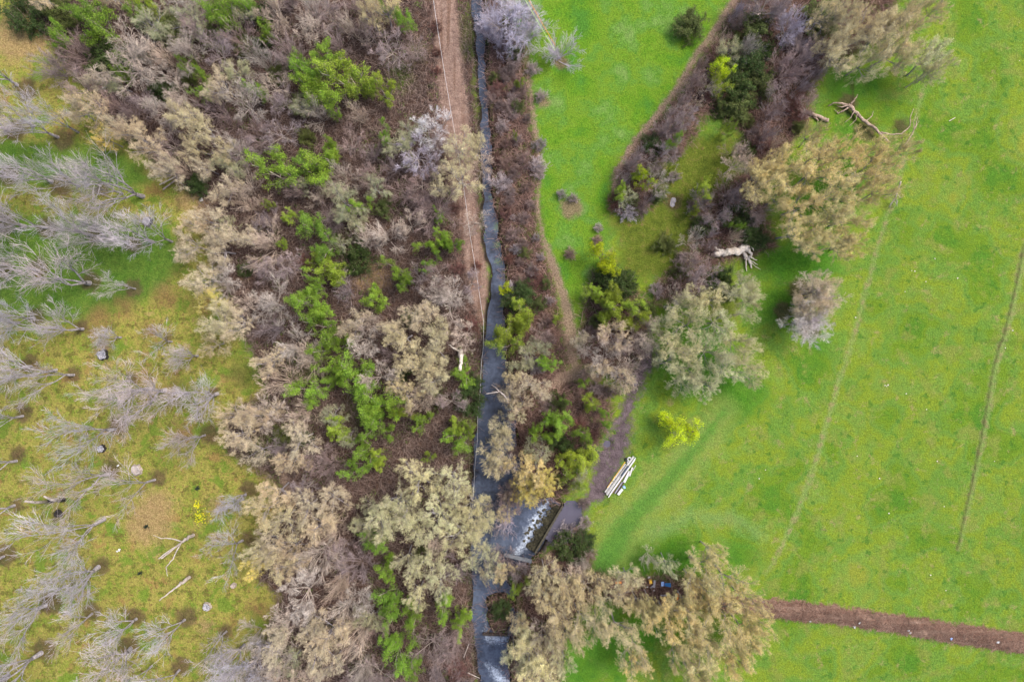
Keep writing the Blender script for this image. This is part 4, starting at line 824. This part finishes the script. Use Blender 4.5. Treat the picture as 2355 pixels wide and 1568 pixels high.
for (u, v, L, wd, rz, lab) in ((1506,1345,1.1,.3,1.5,'grey board standing between yellow box and blue seat'),(1529,1371,1.1,.2,.05,'pale grey board below the blue tub'),(1502,1350,.8,.18,.7,'short grey board lower left of the blue seat')):
    m = MB(); m.box((0, 0, .05), (L, wd, .05)); x, y = WZ(u, v, 1.0); solo('grey_board', m, [M_GREYP], lab, 'board', (x, y, H(x, y)+.5), None, False, rz)
for (u, v, s, lab) in ((1493,1330,.28,'white rag above the yellow box'),(1490,1352,.22,'white scrap below the yellow box'),(1505,1360,.2,'white scrap furthest below the yellow box')):
    m = MB(); m.box((0, 0, .06), (s, s*.7, .1), .4, .2, .1, taper=.7); m.box((s*.4, .05, .04), (s*.5, s*.4, .06), 1.0); x, y = WZ(u, v, .8); solo('white_scrap', m, [M_WHITE], lab, 'litter', (x, y, H(x, y)+.3))
m = MB(); m.box((0, 0, 0), (2.75, .45, .12)); x, y, z = gp(1361.5, 1323.5); solo('wooden_plank', m, [M_PLANK], 'long olive-brown plank lying at the edge of the lawn', 'plank', (x, y, z+.12), None, False, R_(-11.8))

# weirs and beam over the pool
def wall(name, a, b, wd, z0, z1, mat, label, cat='weir'):
    x0, y0 = W(*a); x1, y1 = W(*b); L = math.hypot(x1-x0, y1-y0); m = MB(); n = 10
    for i in range(n): m.box((-L/2+L*(i+.5)/n, 0, (z1+z0)/2), (L/n-.012, wd*(1+.04*((i*7) % 3-1)), z1-z0))
    return solo(name, m, [mat], label, cat, ((x0+x1)/2, (y0+y1)/2, 0), None, False, math.atan2(y1-y0, x1-x0))
wall('concrete_weir', (1294,1163), (1230,1272), .3, -1.3, -.05, M_CONC, 'long diagonal concrete weir wall between the mud pond and the pool')
wall('lower_weir', (1109,1462), (1167,1464), .35, -1.4, -.6, M_DGREY, 'short dark timber weir below the creek island')
m = MB(); m.box((0, 0, 0), (4.1, .5, .22)); m.box((1.2, .3, .1), (.5, .08, .3)); m.box((1.9, 0, .0), (.4, .56, .3)); m.tube([(1.0, .25, .1), (1.0, .25, .6)], .03)
x, y = W(1190, 1282); solo('footbridge_beam', m, [M_CONCG], 'grey concrete beam spanning the creek below the foaming pool', 'beam', (x, y, .05), None, False, R_(-14))
# sloping mossy apron with stones between weir and rapids
ap = thing('weir_apron', 'mossy stone apron sloping from the diagonal weir down to the rapids', 'apron')
m = MB(); rs = random.Random(3)
(ax, ay), (bx, by) = W(1290, 1168), W(1228, 1272); dx, dy = bx-ax, by-ay; L = math.hypot(dx, dy); ux, uy = dx/L, dy/L; nx_, ny_ = uy, -ux
if nx_ > 0: nx_, ny_ = -nx_, -ny_
V = []; NA, NB = 44, 12; wj = [1.75+.35*math.sin(i*.5)+rs.uniform(-.3, .3) for i in range(60)]
for i in range(NA):
    for j in range(NB):
        t = i/(NA-1)*L; s_ = j/(NB-1)*wj[i]
        V.append((ax+ux*t+nx_*s_+rs.uniform(-.05, .05), ay+uy*t+ny_*s_+rs.uniform(-.05, .05), -.28-.95*(j/(NB-1))**.8+rs.uniform(-.16, .16)))
m.add(V, [[i*NB+j, i*NB+j+1, (i+1)*NB+j+1, (i+1)*NB+j] for i in range(NA-1) for j in range(NB-1)])
part('slope', m, [m_bark('mossy apron', C('35322a', .45), C('5a5640', .5))], ap, True)
def rock_mesh(seed, s, mat, flat=.6):
    rs = np.random.RandomState(seed); me = bpy.data.meshes.new('stone'); import bmesh; bm = bmesh.new(); bmesh.ops.create_icosphere(bm, subdivisions=2, radius=s)
    for v in bm.verts: v.co *= 1+rs.uniform(-.16, .16); v.co.z *= flat
    bm.to_mesh(me); bm.free(); me.materials.append(mat); return me
ROCKM = [rock_mesh(i, .2, M_CONC) for i in range(3)]
for i in range(34):
    t = rs.uniform(.2, L-.2); s_ = rs.uniform(.8, 2.7); link('rock', ROCKM[i % 3], ap, (ax+ux*t+nx_*s_, ay+uy*t+ny_*s_, -.95), rs.uniform(0, 6))
for (a, b, lab) in (((1145,1452),(1162,1448),'pale stick lying on the creek island'),((1131,1446),(1136,1456),'short brown stick on the creek island')):
    pole('driftwood', a, b, .05, M_FALLEN, lab, 'stick', None, .15)

# dead and fallen wood
def wood(name, paths, mat, label, cat, loc, parts=None):
    """first path = trunk mesh; the others are branches of the same thing"""
    root = thing(name, label, cat, loc)
    for i, (pn, P, r0, r1) in enumerate(paths):
        P = np.array(P, float); r = np.random.RandomState(i+len(label)); k = 4*(len(P)-1)+1; t = np.linspace(0, len(P)-1, k); idx = np.minimum(t.astype(int), len(P)-2); f = (t-idx)[:, None]
        Q = P[idx]*(1-f)+P[idx+1]*f; Q[1:-1] += r.normal(size=Q[1:-1].shape)*(r0*.25)
        m = MB(); m.tube(Q, np.linspace(r0, r1, k)*r.uniform(.9, 1.1, k), 12 if r0 > .15 else 7); part(pn, m, [mat], root, True)
    return root
def rel(base, lst, z=0):          # plan points -> local metres
    bx, by = W(*base); return [((W(u, v)[0]-bx), (W(u, v)[1]-by), zz) for u, v, zz in lst]
b = (1672, 580)
P = [('trunk', rel(b, [(1640,583,.45),(1660,583,.5),(1680,580,.55),(1697,577,.6),(1714,572,.65)]), .42, .62), ('branch', rel(b, [(1661,580,.6),(1650,577,.7),(1638,572,.7)]), .3, .22),
     ('branch', rel(b, [(1655,587,.4),(1641,591,.3)]), .2, .12), ('root', rel(b, [(1708,582,.5),(1716,592,.45),(1722,606,.3),(1728,617,.15)]), .3, .08), ('root', rel(b, [(1708,585,.4),(1713,598,.4),(1714,612,.3),(1716,624,.1)]), .2, .05),
     ('root', rel(b, [(1716,572,.8),(1720,582,.9),(1724,595,.8)]), .3, .1), ('root', rel(b, [(1710,570,.8),(1708,562,1.0),(1714,550,1.1)]), .14, .04), ('root', rel(b, [(1718,600,.5),(1732,604,.4),(1741,610,.2)]), .1, .03),
     ('root', rel(b, [(1720,600,.4),(1735,614,.3),(1748,620,.1)]), .07, .02), ('root', rel(b, [(1718,590,.7),(1728,598,.9),(1736,600,.8)]), .12, .04), ('root', rel(b, [(1716,575,1.0),(1722,570,1.3),(1724,580,1.5)]), .16, .05)]
x, y = W(*b); wood('uprooted_tree', P, M_PALEWOOD, 'bleached white fallen trunk with torn roots beside the scrub', 'fallen tree', (x, y, H(x, y)))
b = (1980, 280)
P = [('trunk', rel(b, [(1945,243,.6),(1955,252,.7),(1975,275,.7),(1996,292,.7),(2015,308,.9),(2037,333,1.0)]), .3, .13), ('branch', rel(b, [(2018,308,.9),(2040,315,1.1),(2062,314,1.3),(2079,298,1.6),(2080,275,1.6),(2088,258,1.5)]), .13, .04),
     ('branch', rel(b, [(2058,350,1.4),(2072,334,1.6),(2082,316,1.8),(2090,298,1.8),(2093,278,1.8)]), .12, .04), ('branch', rel(b, [(2086,308,1.8),(2084,290,1.9),(2093,268,1.8)]), .05, .02), ('branch', rel(b, [(2088,305,1.8),(2098,286,1.7)]), .05, .02),
     ('root', rel(b, [(1948,246,.7),(1930,242,.8),(1912,240,.6),(1902,246,.3)]), .2, .05), ('root', rel(b, [(1950,244,.8),(1958,234,1.0),(1966,222,.9)]), .15, .04), ('root', rel(b, [(1946,250,.6),(1936,258,.5),(1925,262,.3),(1918,254,.3)]), .14, .04),
     ('branch', rel(b, [(1985,284,.7),(2000,270,.7),(2005,258,.5)]), .08, .03), ('root', rel(b, [(1944,246,.7),(1930,250,.7),(1922,245,.4)]), .12, .04), ('branch', rel(b, [(1960,258,.8),(1950,275,.8),(1938,285,.5)]), .1, .03), ('branch', rel(b, [(1966,262,.8),(1962,280,.8),(1950,292,.5)]), .08, .03)]
x, y = W(*b); wood('fallen_tree', P, M_FALLEN, 'long brown fallen tree with pale crooked branches at the right clearing', 'fallen tree', (x, y, H(x, y)))
b = (1870, 268)
x, y = W(*b); wood('broken_log', [('trunk', rel(b, [(1845,257,.3),(1865,264,.4),(1885,273,.35),(1902,279,.3)]), .2, .28), ('branch', rel(b, [(1868,268,.3),(1880,280,.2)]), .14, .1)], M_FALLEN, 'short pinkish broken log left of the fallen brown tree', 'log', (x, y, H(x, y)))
b = (2045, 460); P = [('branch', rel(b, [(2052,425,2.2),(2050,440,1.8),(2048,462,1.2),(2040,478,.3)]), .12, .05)]
rr = random.Random(5)
for i in range(9):
    u0, v0 = 2050-rr.uniform(0, 6), rr.uniform(436, 466); P.append(('branch', rel(b, [(u0, v0, 1.5), (u0+rr.uniform(-14, 14), v0+rr.uniform(2, 12), 1.0), (u0+rr.uniform(-18, 16), v0+rr.uniform(8, 22), .3)]), .05, .02))
x, y = W(*b); wood('dead_branch', P, M_DEADW, 'grey dead forked branch fallen beside the straw-coloured trees', 'branch', (x, y, H(x, y)))
b = (1060, 825); x, y = WZ(1060, 825, 3)
wood('dead_snag', [('trunk', [(-.3, 1.2, -.5), (-.2, .9, 3), (.1, .5, 4.5), (.15, -.2, 5.2), (0, -1.6, 5.6)], .34, .22), ('branch', [(-.25, 1.0, 2.8), (-.9, 1.5, 4.2), (-1.6, 2.0, 5)], .16, .06)], M_PALEWOOD, 'pale broken snag trunk leaning beside the creek bank', 'dead tree', (x, y, H(x, y)))
x, y = WZ(1140, 905, 5)
wood('overhanging_branch', [('branch', [(1.8, -2.5, -5.8), (1.6, -1.2, -.5), (1.5, -.6, 0), (.6, .3, .3), (-.6, .2, .4), (-1.4, 0, .3)], .12, .05), ('branch', [(.5, .3, .3), (0, .9, .5), (-.6, 1.3, .4)], .05, .02)], M_DEADW, 'bare white branch reaching out over the creek', 'branch', (x, y, 5.2))
for (a, bb, r, lab) in (((1055,1290),(1080,1322),0,''),((490,700),(470,690),0,'')): pass
for i, (a, c, lab) in enumerate((((1075,1545),(1103,1558),'thin pale stick at the bottom of the creek bank'),((1078,1478),(1066,1510),'curved pale stick left of the lower weir'),((2076,268),(2086,262),''),((2190,240),(2212,228),''),((1313,1253),(1306,1262),'short pale stick standing by the purple mud'),((1500,318),(1490,330),''))):
    if lab: pole('loose_stick', a, c, .06, M_DEADW, lab, 'stick', None, .4)
pole('loose_stick', (2182,279), (2196,271), .05, M_PALEWOOD, 'small white stick lying in the clearing right of the rut', 'stick', None, .05)

# stumps and ash rings of the orchard
def stump(name, u, v, r, label, mat_side, mat_top, hgt=.5, group=None):
    x, y, z = gp(u, v); rt = thing(name, label, 'stump', (x, y, z)); n = 22; rs = np.random.RandomState(int(u)); rad = r*(1+rs.uniform(-.14, .14, n)); V = []
    for zz, f in ((-.1, 1.3), (hgt*.4, 1.05), (hgt, 1.0)):
        for i in range(n): a = 2*math.pi*i/n; V.append((rad[i]*f*math.cos(a), rad[i]*f*math.sin(a), zz))
    m = MB(); m.add(V, [[k*n+i, k*n+(i+1) % n, (k+1)*n+(i+1) % n, (k+1)*n+i] for k in range(2) for i in range(n)]); part('bark', m, [mat_side], rt, True)
    V = [(0, 0, hgt-.12)]; F = []
    for f, dz in ((.35, -.1), (.7, .03), (1.0, -.002)):
        for i in range(n): a = 2*math.pi*i/n; V.append((rad[i]*f*math.cos(a)*.97, rad[i]*f*math.sin(a)*.97, hgt+dz+rs.uniform(-.04, .04)*(f < 1)))
    m = MB(); m.add(V, [[0, 1+i, 1+(i+1) % n] for i in range(n)]); m2 = np.array([[1+k*n+i, 1+k*n+(i+1) % n, 1+(k+1)*n+(i+1) % n, 1+(k+1)*n+i] for k in range(2) for i in range(n)])
    m.P.append(m2); m.M.append(np.zeros(len(m2))); part('cut_face', m, [mat_top], rt); return rt
sg = 'cut stumps in the orchard'
stump('tree_stump', 340, 510, .62, 'round ash-white stump with dark rim above the orchard row', M_CHAR, M_ASH, .45, None)
stump('tree_stump', 238, 816, .66, 'large ash-white stump below the small pruned tree', M_CHAR, M_ASH, .45)
stump('tree_stump', 235, 1031, .5, 'grey-lilac stump just above a bare orchard tree', M_CHAR, M_ASH, .5)
stump('tree_stump', 315, 1080, .7, 'wide weathered grey-brown stump with grassy rim', M_BARKB, M_DEADW, .4)
stump('tree_stump', 476, 1394, .55, 'pale stump in a ring of bare soil, lower orchard', M_BARKB, M_ASH, .4)
stump('tree_stump', 134, 1180, .5, 'blackened stump heap with a white spot below the charred stumps', M_CHAR, M_CHAR, .35)
stump('tree_stump', 537, 1345, .34, 'small brown stump near the orchard edge', M_BARKB, M_BARKB, .5)
for (u, v, lab, hgt, tx, ty) in ((148,1148,'charred standing stump with pale peeled top, the right of the pair',3.6,-.25,.5),(122,1150,'charred leaning stump with pale peeled top, the left of the pair',4.4,-.5,.35)):
    x, y, z = gp(u, v); rt = thing('charred_stump', lab, 'stump', (x, y, z)); m = MB(); m.tube([(0, 0, -.3), (0, 0, .5), (tx*.3, ty*.3, 1.2)], [.34, .28, .24], 10); part('burnt_base', m, [M_CHAR], rt, True)
    m = MB(); m.tube([(tx*.3, ty*.3, 1.18), (tx*.8, ty*1.2, hgt*.7), (tx*2.0, ty*2.6, hgt)], [.24, .2, .12], 10); m.tube([(tx*.8, ty*1.2, hgt*.7), (tx*.2, ty*2.2, hgt*.95)], [.1, .05], 8); part('upper_trunk', m, [M_DEADW], rt, True)
for (u, v, lab, L) in ((445,1229,'broken dead orchard tree with crooked pale limbs',4.6),(435,1328,'short broken dead orchard trunk below the crooked one',3.2)):
    x, y, z = gp(u, v); P = [('trunk', [(0, 0, -.3), (-.1, -.05, 1.4), (-.4, -.3, 2.6)], .26, .18), ('branch', [(-.4, -.3, 2.5), (-1.2, -.9, L), (-2.0, -1.6, L+1.5)], .14, .07)]
    if L > 4: P += [('branch', [(-.4, -.3, 2.5), (-1.4, .6, 4), (-2.2, .9, 5), (-2.8, 1.6, 6)], .1, .03), ('branch', [(-.5, -.4, 2.8), (-.9, -2.2, 4.5), (-1.3, -3.0, 5.5), (-.8, -4.0, 6)], .1, .03), ('branch', [(-.6, -.4, 3), (-1.6, -1.4, 4.2), (-2.2, -1.9, 5)], .13, .09)]
    wood('dead_tree', P, M_DEADW, lab, 'dead tree', (x, y, z))
# little dark saplings in grow tubes
for (u, v, lab) in ((340,1208,'tiny dark sapling on the bare orchard sand patch'),(327,1314,'tiny dark green sapling in a pale grass ring'),(457,1121,'tiny dark sapling in the upper orchard grass')):
    x, y, z = gp(u, v); rt = thing('sapling', lab, 'sapling', (x, y, z)); m = MB(); m.tube([(0, 0, -.1), (.02, .01, .7)], .03, 7); part('stem', m, [M_CHAR], rt, True)
    rs2 = np.random.RandomState(int(u)); m = MB(); m.add(*leaves(rs2, np.array([[[0, 0, .3], [0, 0, .9]]]), 90, .1, .13, .5, 0)); part('leaves', m, [m_tint('sapling leaf', .3, .1, .7, fixed=C('23382c', .6))], rt)
for (u, v, n, r, lab) in ((581,1492,0,0,''),(462,1187,120,.55,'yellow flowering weed clump in the orchard, the larger one'),(455,1160,46,.3,'yellow flowering weed clump in the orchard, the smaller one')):
    if not n: continue
    x, y, z = gp(u, v); rs2 = np.random.RandomState(int(v)); P = np.zeros((n, 2, 3)); P[:, 0, :2] = rs2.normal(size=(n, 2))*r; P[:, 1] = P[:, 0]+[0, 0, .4]
    rt = thing('flower_clump', lab, 'flowers', (x, y, z)); m = MB(); m.add(*leaves(rs2, P, 3, .07, .05, 1, .7)); part('petals', m, [M_FLOWER], rt); m = MB(); m.add(*leaves(rs2, P, 5, .09, .08, .6, 0)); part('leaves', m, [M_TINTG] if 0 else [m_tint('weed leaf', .3, .2, .8, fixed=C('7a9a3c', .6))], rt)

# broken wooden fence posts and beams at the wood edge
bg_ = 'weathered beams of the broken enclosure'
for (a, c, sq, zz, mt, lab) in (((371,427),(413,406),(.14,.14),.5,M_DEADW,'thin pale beam furthest left at the broken enclosure'),((378,438),(421,405),(.18,.16),.4,M_BARKB,'brown beam second from left at the broken enclosure'),
    ((415,438),(459,412),(.28,.2),.5,M_DGREY,'thick dark beam with pale end at the broken enclosure'),((420,408),(447,436),(.22,.18),.25,M_DGREY,'dark cross beam lying under the others'),((440,400),(462,414),(.16,.14),.35,M_DGREY,'short dark beam at the right of the enclosure')):
    pole('timber_beam', a, c, 0, mt, lab, 'beam', bg_, zz, square=sq)
m = MB(); m.box((0, 0, .08), (.5, .55, .14), .3, taper=.85); m.box((.08, .05, .18), (.22, .2, .08), .9); solo('white_basin', m, [M_WHITE], 'small white basin lying below the broken wooden posts', 'basin', gp(462, 459))
m = MB(); m.box((0, 0, .05), (.35, .7, .1), .2); m.box((.1, .2, .12), (.2, .3, .06), .5); solo('white_sack', m, [M_WHITE], 'small white sack under the trees, upper left wood', 'litter', gp(241, 207, .1))

# small bare tree with straps
x, y, z = gp(1281, 138); tb = plant('lilac', x, y, 3.6, 5.6, z, 1.1, True); tb.name = 'roped_tree'; tb['label'] = 'small bare grey tree on the lawn with orange and green straps'; tb['group'] = 'bare trees'
tr_t = (WZ(1277, 117, 4.5)+(4.5,))
for (a, b_, mt, lab, nm) in (((1204,-20),(1277,106),M_ROPEO,'taut orange strap running from the roped tree to the top edge','orange_strap'),((1196,-20),(1276,118),M_ROPEG,'taut green strap beside the orange strap above the roped tree','green_strap')):
    x0, y0 = WZ(a[0], a[1], 6.5); x1, y1 = WZ(b_[0], b_[1], 4.5); m = MB(); P = [((x0*(1-t)+x1*t), (y0*(1-t)+y1*t), 6.5*(1-t)+4.5*t-.15*math.sin(math.pi*t)) for t in np.linspace(0, 1, 9)]
    m.tube(P, .025, 6); solo(nm, m, [mt], lab, 'strap', sm=True)

# pale stones in the meadow
STM = [rock_mesh(50+i, .085, M_ROCK, .7) for i in range(4)]
ST = [(2095,623),(2102,624),(2127,648),(2080,671),(1967,730),(2034,886),(2038,888),(2041,885),(2083,905),(2129,941),(2344,140),(2326,760),(2312,800),(2390,640),(2200,640),(2148,595),(1970,1048),(2022,1100),(2154,1060),(2170,1164),(2285,1060),(2140,1322),(2175,1357),(2370,1040),(2044,1180),(1745,1100),(1760,1080),(2260,1065),(1800,1118),(2330,1128),(2100,1128),(2248,900),(2312,1050),(2020,1360)]
for i, (u, v) in enumerate(ST[:27]):
    if u > 2352: continue
    x, y, z = gp(u, v, .05); o = link('field_stone', STM[i % 4], None, (x, y, z), i*1.3); s = .7+.6*((i*37) % 10)/10; o.scale = (s, s, s); tag(o, 'small pale stone lying in the right-hand meadow grass', 'stone', 'small pale stones in the meadow')
for i, (u, v, lab) in enumerate(((1861,1427,'white litter scrap, leftmost on the earth bank'),(1972,1429,'white litter scrap above another on the earth bank'),(1963,1440,'white litter scrap low on the earth bank, left half'),(2085,1447,'white litter pair scrap, the upper one'),(2090,1453,'white litter pair scrap, the lower one'),(2183,1466,'bluish litter scrap on the lower bank edge'),(2290,1474,'largest white litter scrap, far right on the earth bank'),(272,1070,'white litter flake beside a bare orchard tree'),(274,1264,'white rag flake in the orchard grass'),(269,1267,'cream rag flake in the orchard grass, left one'))):
    m = MB(); s = .22+.04*(i % 3)+(.12 if i == 6 else 0); m.box((0, 0, .05), (s*1.3, s*.8, .07), i, .2, .15, taper=.7); m.box((s*.4, s*.3, .03), (s*.6, s*.5, .05), i*2, .3)
    solo('litter_scrap', m, [M_PBLUE if 'bluish' in lab else M_WHITE], lab, 'litter', gp(u, v, .05))
